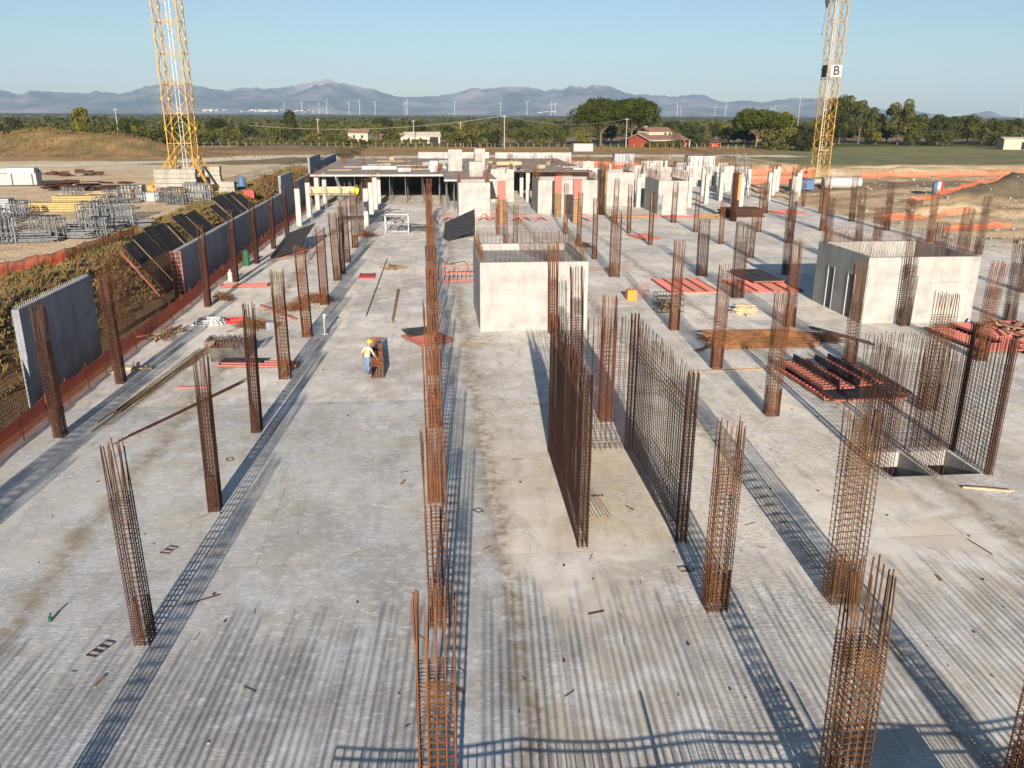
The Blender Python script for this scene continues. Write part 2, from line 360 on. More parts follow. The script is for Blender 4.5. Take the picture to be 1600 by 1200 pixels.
def zone(x, y):
    w = fbm(x, y, 0.05)*4; w2 = fbm(x+50, y, 0.2)
    green = (0.095, 0.10, 0.035); dry = (0.36, 0.245, 0.13); pale = (0.72, 0.56, 0.385); soil = (0.24, 0.17, 0.10)
    if y > 340+w*3:                                       # plain
        k = math.sin(y*0.0045+x*0.0011)+fbm(x, y, 0.0016)*1.6
        return (0.075, 0.085, 0.036) if k < 0.9 else ((0.30, 0.21, 0.13) if k > 1.25 else (0.16, 0.15, 0.07))
    c = dry
    if y > 285+w: c = green
    if y < 285 and y > 238: c = lerp3(dry, (0.30, 0.19, 0.11), ss(w2+0.5))
    if x < -24:
        if y < 190+w: c = lerp3(pale, (0.64, 0.47, 0.30), ss(w2+0.4))
        if x > -62 and x < -24 and 178+w*0.6 < y < 196: c = (0.27, 0.20, 0.115)
        if segd(x, y, [(-40, 196), (0, 204)]) < 7 and x > -60: c = (0.27, 0.20, 0.115)
        if bumpf(x, y, -100, 214, 30, 15, 1)+bumpf(x, y, -72, 214, 22, 12, 1) > 0.12: c = lerp3((0.30, 0.19, 0.095), (0.16, 0.13, 0.06), ss(w2*1.5+0.35))
        if bumpf(x, y, -40, 252, 26, 10, 1) > 0.2: c = (0.20, 0.14, 0.09)
        if x < -80 and y < 150 : c = lerp3(pale, dry, 0.6)
    elif x < -18.8: c = lerp3((0.26, 0.17, 0.09), (0.15, 0.12, 0.06), ss(w2*1.4+0.4))
    if -24.5 > x > -34 and y < 62: c = lerp3((0.40, 0.17, 0.09), pale, ss(w2+0.4))
    if x > 55 and y < 236:
        c = lerp3((0.66, 0.50, 0.32), (0.46, 0.32, 0.19), ss(w2*1.5+0.4))
        if bumpf(x, y, 99, 128, 15, 7, 1)+bumpf(x, y, 88, 124, 6, 4, 1) > 0.1: c = lerp3((0.17, 0.135, 0.095), (0.25, 0.2, 0.13), ss(w2+0.5))
        if bumpf(x, y, 95, 150, 45, 9, 1, 0.1) > 0.35: c = (0.29, 0.215, 0.14)
        if bumpf(x, y, 100, 176, 46, 3.2, 1, 0.10) > 0.2: c = lerp3((0.62, 0.50, 0.34), (0.42, 0.30, 0.17), ss(w2+0.4))
        if y > 186+w*0.4+0.06*(x-100) and x > 84: c = lerp3((0.17, 0.185, 0.095), (0.25, 0.225, 0.12), ss(w2*1.3+0.5))
        if bumpf(x, y, 70, 107, 8, 1.6, 1, 0.1) > 0.3: c = (0.18, 0.13, 0.09)
        if x < 62 and y < 100: c = (0.62, 0.58, 0.48)
    if x > 100 and 236 <= y < 300+w: c = lerp3((0.19, 0.205, 0.095), (0.27, 0.24, 0.115), ss(w2*1.3+0.5))
    if segd(x, y, ROAD) < 5.5+0.5*w2: c = (0.72, 0.64, 0.50)
    if segd(x, y, ROAD2) < 4.5: c = (0.68, 0.57, 0.42)
    return c
def axis(fine0, fine1, st, lo, hi, g=1.22):
    a = list(np.arange(fine0, fine1+1e-6, st)); d = st; v = fine1
    while v < hi: d *= g; v += d; a.append(v)
    d = st; v = fine0
    while v > lo: d *= g; v -= d; a.insert(0, v)
    return a
xs = axis(-26, 64, 90/75, -9000, 9000, 1.06)
ys = axis(28, 260, 1.5, -400, 14000, 1.07)
nx, ny = len(xs), len(ys)
V = [(x, y, height(x, y) if (abs(x) < 400 and y < 700) else 2.3+(fbm(x, y, 0.002)*1.5)) for y in ys for x in xs]
Fc = [(j*nx+i, j*nx+i+1, (j+1)*nx+i+1, (j+1)*nx+i) for j in range(ny-1) for i in range(nx-1)]
me = bpy.data.meshes.new('ground'); me.from_pydata(V, [], Fc); me.materials.append(M['terrain'])
me.polygons.foreach_set('use_smooth', [True]*len(Fc))
ca = me.color_attributes.new('zone', 'FLOAT_COLOR', 'POINT')
buf = []
for v in V: buf += [*zone(v[0], v[1]), 1.0]
ca.data.foreach_set('color', buf)
g = bpy.data.objects.new('ground', me); COL.objects.link(g); tag(g, kind='structure')

# mountains
prof = [(-300, 150), (-150, 140), (0, 136), (40, 133), (75, 143), (100, 147), (140, 144), (180, 148), (215, 146), (250, 147), (285, 138), (310, 131), (345, 131), (375, 139), (400, 142), (420, 137), (455, 139), (500, 132), (530, 129), (545, 126), (560, 129), (600, 139), (640, 151), (665, 152), (690, 149), (740, 139), (770, 136), (800, 131), (830, 140), (850, 137), (865, 138), (885, 133), (905, 131), (930, 131), (940, 138), (960, 144), (1000, 147), (1035, 149), (1070, 152), (1110, 158), (1150, 158), (1185, 153), (1240, 152), (1270, 156), (1300, 166), (1330, 172), (1350, 168), (1370, 173), (1420, 180), (1470, 172), (1490, 179), (1560, 184), (1900, 190)]
def prof_at(x):
    for (a, b_), (c_, d_) in zip(prof[:-1], prof[1:]):
        if a <= x <= c_: return b_+(d_-b_)*(x-a)/(c_-a)
    return 190
vs = []; fs = []; NA, ND = 460, 26
for j in range(ND):
    u = j/(ND-1); dd = 8600+u*5200
    for i in range(NA):
        px = -260+i*2100/(NA-1)
        az = math.atan((px-800)/F_PX)*1.0
        az = math.atan2((px-800), F_PX*math.cos(p_)) + y_
        hz = 179.2 - (px-667)*0.0 + (px-667)*0.0053
        hh = max(0, (hz-prof_at(px)-2))*11200/F_PX*0.94; hh *= 1+0.15*noise.fractal(Vector((i*0.13, 3.1, 0)), 0.7, 2.1, 5)
        shape = max(0, 1-abs(u-0.5)/0.5)**0.8
        x, y = dd*math.sin(az), dd*math.cos(az)
        nzv = noise.ridged_multi_fractal(Vector((x*0.0009, y*0.0009, 1.7)), 0.9, 2.1, 6, 1.0, 2.0)
        e = 1.0 if abs(u-0.5) < 0.03 else 0.55+0.3*nzv
        z = hh*shape*e + (3.0 if hh > 0 else 0) + (hh*0.035*(nzv-1.2) if hh > 30 else 0)
        vs.append((x, y, z-2))
for j in range(ND-1):
    for i in range(NA-1): fs.append((j*NA+i, j*NA+i+1, (j+1)*NA+i+1, (j+1)*NA+i))
mb = MB(); mb.add(vs, fs); tag(mb.build('mountains', 'mountain', smooth=True), kind='structure')

# ------------------------------------------------------------ slab with two lift pits
holes = [(17.2, 18.8, 27.1, 29.4), (19.15, 20.8, 27.1, 29.4)]
gx = sorted({X0, X1} | {h[i] for h in holes for i in (0, 1)}); gy = sorted({Y0, Y1} | {h[i] for h in holes for i in (2, 3)})
mb = MB()
for i in range(len(gx)-1):
    for j in range(len(gy)-1):
        cx, cy = (gx[i]+gx[i+1])/2, (gy[j]+gy[j+1])/2
        if any(h[0] < cx < h[1] and h[2] < cy < h[3] for h in holes): continue
        mb.add([(gx[i], gy[j], 0), (gx[i+1], gy[j], 0), (gx[i+1], gy[j+1], 0), (gx[i], gy[j+1], 0)], [(0, 1, 2, 3)])
for a, b_ in (((X0, Y0), (X1, Y0)), ((X1, Y0), (X1, Y1)), ((X1, Y1), (X0, Y1)), ((X0, Y1), (X0, Y0))):
    mb.add([(*a, 0), (*a, -0.6), (*b_, -0.6), (*b_, 0)], [(0, 1, 2, 3)])
for h in holes:
    zb = -1.5
    mb.add([(h[0], h[2], 0), (h[1], h[2], 0), (h[1], h[3], 0), (h[0], h[3], 0), (h[0], h[2], zb), (h[1], h[2], zb), (h[1], h[3], zb), (h[0], h[3], zb)],
           [(0, 1, 5, 4), (1, 2, 6, 5), (2, 3, 7, 6), (3, 0, 4, 7), (4, 5, 6, 7)], 1)
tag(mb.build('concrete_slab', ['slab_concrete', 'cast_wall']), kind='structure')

# ------------------------------------------------------------ rebar column cages
def cage(kind, w, d, nxb, nyb, H=5.65, cageh=4.2, seed=0, lean=0.0, br_=0.0155, sr=0.0098, name='rebar_column', label='x', hook=False, dark=False, step=0.19):
    rnd = random.Random(seed)
    t = thing(name, label, 'rebar column', group=None)
    m1, m2 = MB(), MB()
    pts = []
    for i in range(nxb):
        for j in range(nyb):
            if 0 < i < nxb-1 and 0 < j < nyb-1: continue
            pts.append((-w/2+w*i/(nxb-1), -d/2+d*j/(nyb-1)))
    lx, ly = lean*rnd.uniform(-1, 1), lean*rnd.uniform(-1, 1)
    for x, y in pts:
        hh = H-rnd.choice((0, 0.02, 0.05, 0.12, 0.2)); jx, jy = rnd.gauss(0, .03), rnd.gauss(0, .03)
        m1.bar((x, y, 0), (x+lx*0.7, y+ly*0.7, cageh), br_, 4)
        m1.bar((x+lx*0.7, y+ly*0.7, cageh), (x+lx+jx, y+ly+jy, hh), br_, 4)
    # starter laps at the foot
    for x, y in pts:
        s = 0.86; m1.bar((x*s+0.02, y*s, 0), (x*s+0.02, y*s, 1.25+rnd.uniform(-.06, .1)), br_, 3)
    z = 0.06
    while z < cageh:
        k = z/cageh; ox, oy = lx*0.7*k, ly*0.7*k; e = 0.016; tz = rnd.uniform(-.012, .012)
        m2.path([(-w/2-e+ox, -d/2-e+oy, z), (w/2+e+ox, -d/2-e+oy, z+tz), (w/2+e+ox, d/2+e+oy, z+rnd.uniform(-.02, .02)), (-w/2-e+ox, d/2+e+oy, z+tz)], sr, 3, closed=True)
        if nxb > 4: m2.path([(-w*0.2+ox, -d/2-e+oy, z+.03), (w*0.2+ox, -d/2-e+oy, z+.03), (w*0.2+ox, d/2+e+oy, z+.03), (-w*0.2+ox, d/2+e+oy, z+.03)], sr, 3, closed=True)
        z += step*(0.55 if z < 0.9 or z > cageh-0.8 else 1.0)*rnd.uniform(0.93, 1.07)
    mm = 'rust_dark' if dark else 'rust'
    m1.build('vertical_bars', mm, t); m2.build('stirrups', mm, t)
    return t
PROTO = {
 'a': [cage('a', 0.36, 0.52, 5, 5, seed=1, lean=0.04, dark=True, step=0.15), cage('a', 0.36, 0.52, 5, 5, seed=2, lean=0.08, dark=True, step=0.16), cage('a', 0.36, 0.50, 4, 5, seed=12, lean=0.12, dark=True, step=0.14)],
 'b': [cage('b', 0.56, 0.56, 6, 5, seed=3, lean=0.04, step=0.15), cage('b', 0.56, 0.56, 5, 5, seed=4, lean=0.09), cage('b', 0.52, 0.56, 5, 5, seed=5, lean=0.05, cageh=3.4), cage('b', 0.56, 0.54, 6, 4, seed=13, lean=0.12, dark=True, cageh=4.4), cage('b', 0.58, 0.56, 5, 5, seed=14, lean=0.07, dark=True, step=0.15, cageh=3.9)],
 'c': [cage('c', 0.82, 0.56, 7, 5, seed=6, lean=0.04, dark=True), cage('c', 0.82, 0.6, 7, 4, seed=7, lean=0.1, cageh=4.6)],
 't': [cage('t', 0.40, 0.40, 4, 4, seed=8, lean=0.05)],
 'n': [cage('n', 0.62, 0.62, 5, 5, seed=9, lean=0.07, step=0.15, cageh=4.15, br_=0.017, sr=0.0105)],
}
USED = set()
XR = [-15.7, -7.6, 0.0, 7.6, 15.3, 22.9, 30.6, 38.3, 46.2, 54.1]
C = []   # x, y, kind, height scale
for y in (34.1, 41.4, 58.9, 67.9, 76.6, 85.3, 94.1): C.append((-15.7, y, 'a', 1.0))
for y in (19.1, 26.6, 34.0, 41.5, 49.9, 58.9, 67.9, 76.6, 85.3, 94.1): C.append((-7.6, y, 'a' if y < 40 else 'b', 1.0))
C.append((-7.45, 70.9, 'a', 1.0))
C.append((-0.1, 11.8, 'n', 1.0))
for y in (19.2, 26.6, 34.0, 41.5, 49.9, 58.9, 67.9, 76.6, 85.3, 94.1, 103.3): C.append((0.0, y, 'b', 1.0))
C += [(7.55, 11.9, 'n', 1.0), (7.6, 19.25, 'b', 1.0), (7.6, 34.1, 'b', 1.0), (7.6, 41.5, 'b', 1.0), (7.5, 49.5, 'b', 1.0), (7.9, 76.5, 't', .9), (7.8, 85.2, 't', .85), (7.7, 94.0, 't', .8)]
C += [(15.3, 34.1, 'b', 1), (15.2, 41.4, 'b', 1), (15.3, 49.8, 'b', 1), (15.4, 67.9, 'c', 1), (15.4, 76.7, 't', 1), (15.4, 85.2, 't', .98), (15.4, 93.9, 't', 1)]
C += [(22.9, 34.2, 'c', 1), (23.0, 41.9, 'b', 1), (23.0, 50.0, 'b', 1), (22.8, 58.9, 'c', 1), (22.9, 67.7, 'c', .84), (23.0, 85.2, 't', 1), (22.8, 94.0, 't', 1), (23.2, 103.3, 'b', 1), (23.3, 112.3, 'b', 1.15)]
C += [(30.6, 41.8, 'b', 1), (30.6, 49.7, 'b', 1), (30.4, 67.8, 'b', 1), (30.6, 76.5, 't', .8), (30.7, 85.4, 't', .8), (30.8, 94.4, 't', .8), (30.8, 103.5, 'b', .9)]
C += [(38.4, 50.3, 'b', 1), (38.3, 58.9, 'c', 1), (38.3, 67.9, 'b', 1), (38.2, 76.7, 'b', 1), (38.3, 85.4, 'b', 1), (38.3, 94.1, 't', 1), (39.0, 104.5, 'b', 1.15)]
C += [(46.1, 59.2, 'c', 1), (46.2, 67.9, 'c', 1), (46.2, 76.6, 'b', 1), (46.3, 86.0, 'b', .97), (46.4, 94.8, 'b', 1.1), (46.3, 104.0, 't', 1), (46.6, 113.0, 'b', .8)]
C += [(54.1, 77.0, 'b', 1), (54.1, 85.4, 'b', 1), (54.3, 94.7, 'b', 1), (54.4, 103.4, 'b', 1), (54.4, 112.4, 't', .8), (56.0, 121.5, 't', .8)]
EXTRA = [(11.3, 19.3, 'c', 1, 'broad rusty rebar column cage in the near right, beside the slimmer cage nearer the picture centre'),
         (11.5, 12.0, 'n', 1, 'rusty rebar column cage cut off by the lower right corner of the picture'),
         (-7.6, 11.6, 'b', 1, 'rusty rebar column cage below the near left edge of the picture'),
         (-15.7, 19.2, 'b', 1, 'rusty rebar column cage left of the picture, the farther one beyond the edge'),
         (-15.7, 26.6, 'b', 1, 'rusty rebar column cage just beyond the left edge of the picture'),
         (-15.7, 11.8, 'b', 1, 'rusty rebar column cage farther left of the picture, nearest the camera')]
counts = {}
def place_cage(x, y, k, s, label, group):
    ps = PROTO[k]; p = ps[int(abs(x*3.1+y*1.7)) % len(ps)]
    rz = random.uniform(-0.04, 0.04)
    if p.name not in USED:
        USED.add(p.name); o = p; o.location = (x, y, 0); o.rotation_euler.z = rz; o['label'] = label; o['group'] = group
        KIDS[p.name] = list(p.children)
    else: o = dup(p, (x, y, 0), rz, label, group)
    o.rotation_euler.x = random.uniform(-0.018, 0.018); o.rotation_euler.y = random.uniform(-0.018, 0.018)
    o.scale = (1, 1, s*random.uniform(.975, 1.02))
for x, y, k, s in sorted(C, key=lambda q: q[1]):
    ri = min(range(10), key=lambda i: abs(XR[i]-x)); counts[ri] = counts.get(ri, 0)+1
    place_cage(x, y, k, s, 'rusty rebar column cage, %s from the camera in the %s lengthwise row from the left' % (ORD[counts[ri]], ORD[ri+1]), 'rebar column cages standing on the slab')
for x, y, k, s, lb in EXTRA: place_cage(x, y, k, s, lb, 'rebar column cages standing on the slab')

# short starter stubs
def stub(x, y, h, nb, w, d, lb):
    t = MB()
    for i in range(nb):
        for j in range(3):
            xx, yy = -w/2+w*i/(nb-1), -d/2+d*j/2
            t.bar((xx, yy, 0), (xx+random.uniform(-.03, .03), yy, h*random.uniform(.9, 1)), 0.013)
    for z in (0.1, 0.3): t.loop(-w/2, w/2, -d/2, d/2, z, 0.008)
    tag(t.build('starter_bars', 'rust', loc=(x, y, 0)), lb, 'starter bars')
stub(-15.6, 49.5, 1.1, 4, 0.5, 0.6, 'short stub of bare rebar starters beside the orange net on the left')

# white concrete columns far off
def white_column():
    t = thing('concrete_column', 'x', 'concrete column')
    MB().box((0, 0, 2.2), (0.6, 0.6, 4.4)).build('shaft', 'cast_column', t)
    b_ = MB()
    for i in range(4):
        for j in range(4):
            if i in (1, 2) and j in (1, 2): continue
            b_.bar((-.24+.16*i, -.24+.16*j, 4.4), (-.24+.16*i+random.uniform(-.03, .03), -.24+.16*j, 5.6), 0.013)
    b_.build('starter_bars', 'rust', t)
    return t
wc = white_column(); first = True; cnt = {}
WC = [(-15.7, y) for y in (103.3, 112.4, 121.4, 130.4)]+[(-7.6, y) for y in (103.3, 112.4, 121.4, 130.4)]
WC += [(x, y) for x in (15.3, 30.6, 38.3, 46.2, 54.1) for y in (121.4, 130.4, 139.4)] + [(62, 137), (62, 146), (15.3, 139.4), (22.9, 139.4), (54, 150), (46.2, 150), (38.3, 150), (30.6, 150), (22.9, 150), (33.5, 155), (26, 158), (42, 158), (50, 160)]
WC += [(x+(y-148)*.05, y) for x in (15.3, 22.9, 30.6, 38.3, 46.2, 54.1) for y in (148.5, 166.0) if (x, y) not in ((15.3, 148.5),)] + [(34.6, 134), (42.4, 126), (50.2, 134.5), (58.4, 139), (26.8, 148), (58.6, 130), (34.5, 144), (42.2, 143), (50.5, 143)]
WC = sorted(set(WC), key=lambda q: q[1])
for x, y in WC:
    ri = min(range(10), key=lambda i: abs(XR[i]-x)); cnt[ri] = cnt.get(ri, 0)+1
    side = 'row beyond the last cages' if ri < 9 else 'far right row'
    lb = 'white cast concrete column, %s from the camera along the %s column row from the left' % (ORD[cnt[ri]], ORD[ri+1])
    if first: wc.location = (x, y, 0); wc['label'] = lb; wc['group'] = 'white concrete columns'; KIDS[wc.name] = list(wc.children); first = False
    else: dup(wc, (x, y, 0), None, lb, 'white concrete columns')

# ------------------------------------------------------------ rebar wall cages
def wall_cage(name, lb, p0, p1, th, H, gridh, sp=0.2, gs=0.15, r=0.0125, ends=True, hvar=0.15, dark=False, rz_bars=0):
    t = thing(name, lb, 'rebar wall', (p0[0], p0[1], 0), math.atan2(p1[1]-p0[1], p1[0]-p0[0]))
    L = math.hypot(p1[0]-p0[0], p1[1]-p0[1]); v, h, e = MB(), MB(), MB()
    nn = int(L/sp)
    for i in range(nn+1):
        for q in (-th/2, th/2):
            x = i*sp+random.uniform(-.02, .02); dx = random.uniform(-.05, .05)
            v.bar((x, q, 0), (x, q, gridh), r, 4)
            v.bar((x, q, gridh), (x+dx, q+random.uniform(-.03, .03), H-random.uniform(0, hvar)), r, 4)
    z = 0.1
    while z < gridh:
        for q in (-th/2-.02, th/2+.02): h.bar((0, q, z+random.uniform(-.01, .01)), (L, q, z+random.uniform(-.01, .01)), 0.008, 3)
        z += gs
    mm = 'rust_dark' if dark else 'rust'
    v.build('vertical_bars', mm, t); h.build('horizontal_bars', mm, t)
    if ends:
        for x0 in (0.0, L):
            e = MB()
            for i in range(3):
                for q in (-th/2, 0, th/2): e.bar((x0+(.10*i if x0 == 0 else -.10*i), q, 0), (x0+(.10*i if x0 == 0 else -.10*i), q, H+0.05), r*1.25, 4)
            z = 0.05
            while z < gridh: e.loop(x0-(.0 if x0 == 0 else .24), x0+(.24 if x0 == 0 else 0), -th/2-.03, th/2+.03, z, 0.008); z += 0.11
            e.build('edge_cage', mm, t)
    return t
wall_cage('rebar_wall', 'tall rust red rebar wall on the left side of the near lift shaft', (4.55, 22.8), (4.7, 30.7), 0.28, 5.65, 4.9, 0.17, 0.12, 0.0125, dark=True)
wall_cage('rebar_wall', 'tall rebar wall on the right side of the near lift shaft with a dark end post', (7.75, 22.8), (7.85, 30.7), 0.28, 5.65, 4.9, 0.25, 0.17, 0.012, dark=True)
wall_cage('rebar_wall', 'rebar wall at the back of the near lift shaft, joining both side walls', (4.95, 30.8), (7.6, 30.8), 0.24, 5.6, 4.4, 0.22, 0.2, 0.014, ends=False, dark=True)
for k, (x, lb) in enumerate(((16.95, 'rebar mesh wall along the left side of the two open pits'), (18.97, 'rebar mesh wall between the two open pits'), (21.0, 'rebar mesh wall along the right side of the two open pits'))):
    wall_cage('rebar_wall', lb, (x, 26.9), (x+0.1, 29.5), 0.2, 4.9 if k < 2 else 5.3, 3.5 if k < 2 else 4.4, 0.22, 0.17, 0.0125, ends=(k == 2), dark=True)
wall_cage('rebar_wall', 'rebar mesh wall across the far end of the two open pits', (16.9, 29.7), (21.2, 29.7), 0.2, 5.0, 3.7, 0.2, 0.17, 0.0125, ends=False, dark=True)
# walls just behind the camera whose bars stripe the near slab with shadow
for k, (a, b_, lb) in enumerate((((-26, 0.6), (-1.0, 1.2), 'long rebar wall under the camera, left part, out of the picture'), ((0.0, 2.0), (26, 2.8), 'long rebar wall under the camera, right part, out of the picture'))):
    wall_cage('rebar_wall', lb, a, b_, 0.3, 5.5, 2.2, 0.205, 0.2, 0.0165, ends=False, hvar=0.9)
# mesh safety fence before the picture edge
t = thing('mesh_fence', 'steel mesh safety fence just below the near edge of the picture', 'fence', (-2.6, 10.4, 0), 0)
v = MB(); Lf = 24
sagf = lambda x: 1.24-0.06*abs(math.sin(x*0.80))-0.008*x
for i in range(int(Lf/0.19)): x = i*0.19; v.bar((x, 0, 0.02), (x, 0, sagf(x)), 0.02, 3)
for k in range(7): v.path([(x*0.8, 0, 0.08+sagf(x*0.8)*k/7.0) for x in range(0, 30)], 0.02, 3)
v.path([(x*0.4, 0, sagf(x*0.4)) for x in range(0, 60)], 0.018, 4)
v.build('mesh_panel', 'galv', t)
for x in (2.7, 6.9, 10.6, 13.7, 17.5, 21.0): MB().bar((0, 0, 0), (0, 0, 1.55), 0.045, 6).build('post', 'galv', t, loc=(x, 0.08, 0))
pb = MB().box((0, 0, 0.6), (1.9, 0.05, 1.1), rx=-0.15); tag(pb.build('plywood_sheet', 'black_ply', loc=(9.3, 10.1, 0)), 'plywood sheet leaning on the mesh fence under the picture', 'panel')

# ------------------------------------------------------------ concrete cores
def core(lb, x0, x1, y0, y1, H, doors=(), comb=1.2, sp=0.2, combs='FBLR', fill=None, win=()):
    t = thing('concrete_core', lb, 'concrete core', (x0, y0, 0)); w, d = x1-x0, y1-y0; th = 0.3
    m_ = MB()
    m_.box((w/2, th/2, H/2), (w, th, H)); m_.box((w/2, d-th/2, H/2), (w, th, H))
    m_.box((w-th/2, d/2, H/2), (th, d-2*th, H))
    # left wall with door openings (y ranges)
    ys_ = [th]+[q for dr in doors for q in dr[:2]]+[d-th]
    for i in range(0, len(ys_), 2): m_.box((th/2, (ys_[i]+ys_[i+1])/2, H/2), (th, ys_[i+1]-ys_[i], H))
    for a, b__, hh in doors: m_.box((th/2, (a+b__)/2, (H+hh)/2), (th, b__-a, H-hh))
    m_.build('wall', 'cast_wall', t)
    if doors: MB().box((1.7, d/2, H/2-.3), (.2, d-2*th-.01, H-.7)).build('added_shade_wall', 'cast_wall', t)  # partition added to keep the door openings dark
    if fill: MB().box((w/2, d/2, fill/2), (w-2*th-.01, d-2*th-.01, fill)).build('infill', fill and 'cast_wall', t)
    for a, b__, hh in doors:
        j = MB(); j.box((th/2, a+.03, hh/2), (th+.06, .06, hh)); j.box((th/2, b__-.03, hh/2), (th+.06, .06, hh)); j.box((th/2, (a+b__)/2, hh-.03), (th+.05, b__-a-.12, .06))
        j.box((th/2+.05, (a+b__)/2, hh/2), (.05, .08, hh-.1))
        j.build('door_jamb', 'white_paint', t)
    s = MB(); r = 0.011
    if 'F' in combs: s_ = [((i*sp+.1), q) for i in range(int(w/sp)) for q in (.06, th-.06)]
    else: s_ = []
    if 'B' in combs: s_ += [((i*sp+.1), q) for i in range(int(w/sp)) for q in (d-.06, d-th+.06)]
    if 'L' in combs: s_ += [(q, (i*sp+.1)) for i in range(int(d/sp)) for q in (.06, th-.06)]
    if 'R' in combs: s_ += [(w-q, (i*sp+.1)) for i in range(int(d/sp)) for q in (.06, th-.06)]
    for x, y in s_: s.bar((x, y, H-.02), (x+random.uniform(-.04, .04), y+random.uniform(-.04, .04), H+comb*random.uniform(.8, 1.02)), r, 3)
    s.build('starter_bars', 'rust', t)
    return t
core('large white concrete core at the picture centre with rebar ends on top', 3.0, 9.75, 50.25, 58.2, 4.35, comb=0.9, sp=0.3, combs='FBLR', fill=3.9)
core('large white concrete core on the right with two tall door openings', 28.05, 35.7, 50.4, 57.6, 4.35, doors=((1.4, 2.4, 3.0), (4.3, 5.3, 3.0)), comb=1.25, sp=0.22)
core('white concrete core under the deck edge left of the column formwork', 3.9, 8.1, 111.6, 117.5, 4.4, comb=1.1, sp=0.24)
core('white concrete core set back between the deck and the dark column gap', 9.6, 13.2, 131.0, 137.5, 4.9, comb=0.8, sp=0.3)
core('broad white concrete core behind the pair of red column shutters', 14.8, 23.0, 114.0, 121.0, 4.5, comb=1.1, sp=0.24, combs='FLRB')
core('white concrete core between the brown column and the small core with a door', 26.3, 30.6, 123.5, 131.0, 4.9, comb=1.1, sp=0.24)
core('small white concrete core with a dark side door on the centre right', 31.1, 35.2, 112.4, 119.8, 4.5, doors=((1.8, 3.4, 3.0),), comb=1.4, sp=0.2)
# curved starter curtain on the central core
for q, (xa, lb) in enumerate(((7.2, 'curved curtain of rebar rising from the right half of the central core'),)):
    s = MB()
    for k in range(40):
        a = k/39; x = xa+0.0+2.3*a; y = 57.6-6.0*math.sin(a*math.pi*0.5) if a < .5 else 57.6-4.24*1.0-(a-.5)*3
        s.bar((x-1.0, y, 3.9), (x-1.0, y, 5.9+0.1*math.sin(k)), .014, 3)
    for z in (4.3, 4.7, 5.1): s.path([(xa-1+2.3*k/39, (57.6-6.0*math.sin(k/39*math.pi*0.5)) if k/39 < .5 else 53.36-(k/39-.5)*3, z) for k in range(40)], .009, 3)
    tag(s.build('rebar_curtain', 'rust'), lb, 'rebar mesh')

# more low walls and starter clumps among the far columns
for i, (x, y, w, h) in enumerate(((20, 124, 2.2, 4.4), (33.5, 128, 3.0, 4.4), (41, 136, 2.4, 4.4), (48, 128, 1.8, 4.4), (24.5, 145, 3.0, 4.5), (37, 150, 3.4, 4.4), (52, 147, 2.6, 4.4), (30, 163, 4.0, 4.4), (44, 165, 4.4, 4.4), (56, 158, 2.0, 4.4))):
    q = thing('wall_pier', 'short white concrete wall pier, %s nearest of those among the far columns' % ORD[1+sorted((124, 128, 136, 128.1, 145, 150, 147, 163, 165, 158)).index((124, 128, 136, 128.1, 145, 150, 147, 163, 165, 158)[i])], 'wall pier', (x, y, 0))
    MB().box((0, 0, h/2), (w, .3, h)).build('shaft', 'cast_column', q); m_ = MB()
    for k in range(int(w/.22)): [m_.bar((-w/2+.1+k*.22, yy, h), (-w/2+.1+k*.22+random.uniform(-.05, .05), yy, h+random.uniform(1, 1.4)), .014, 3) for yy in (-.1, .1)]
    m_.build('starter_bars', 'rust', q)
random.seed(21)
m_ = MB()
for i in range(900):
    x, y = random.uniform(-16.5, 56), 15+random.random()**1.4*120; t_ = random.random()*(1 if y > 48 else .84); a = random.uniform(0, 3.14)
    if t_ < .5: L_ = random.uniform(.03, .09); m_.box((x, y, .015), (L_, L_*.7, .03), a, 1 if random.random() < .5 else 0)
    elif t_ < .82: L_ = random.uniform(.1, .45); m_.bar((x, y, .012), (x+L_*math.cos(a), y+L_*math.sin(a), .012), .008, 3, 0)
    else: L_ = random.uniform(.15, .5); m_.box((x, y, .015), (L_, .07, .03), a, 2)
tag(m_.build('slab_litter', ['rust_dark', 'stone', 'wet_wood']), 'small offcuts, wire ends and crumbs littering the slab', 'litter', kind='stuff')
random.seed(7)
# far white walls
for (xa, ya, xb, yb, h, z, lb) in ((36, 157, 62, 160, 3.6, 0, 'long white concrete wall at the far right end of the slab'), (14, 178, 30, 178, 4.2, 1.2, 'white wall behind the deck, right of its middle'),
                                (23.8, 139, 28.2, 139, 4.6, 0, 'short white wall among the far columns'), (-2, 182, 13, 182, 3.3, 2.0, 'low pale wall along the far edge of the deck')):
    L = math.hypot(xb-xa, yb-ya); q = thing('concrete_wall', lb, 'wall', (xa, ya, z), math.atan2(yb-ya, xb-xa))
    MB().box((L/2, 0, h/2), (L, .3, h)).build('panel', 'cast_column', q)
    s = MB()
    for i in range(int(L/.45)): s.bar((i*.45+.2, 0, h), (i*.45+.2+random.uniform(-.05, .05), 0, h+random.uniform(.6, 1.2)), .013, 3)
    s.build('starter_bars', 'rust', q)

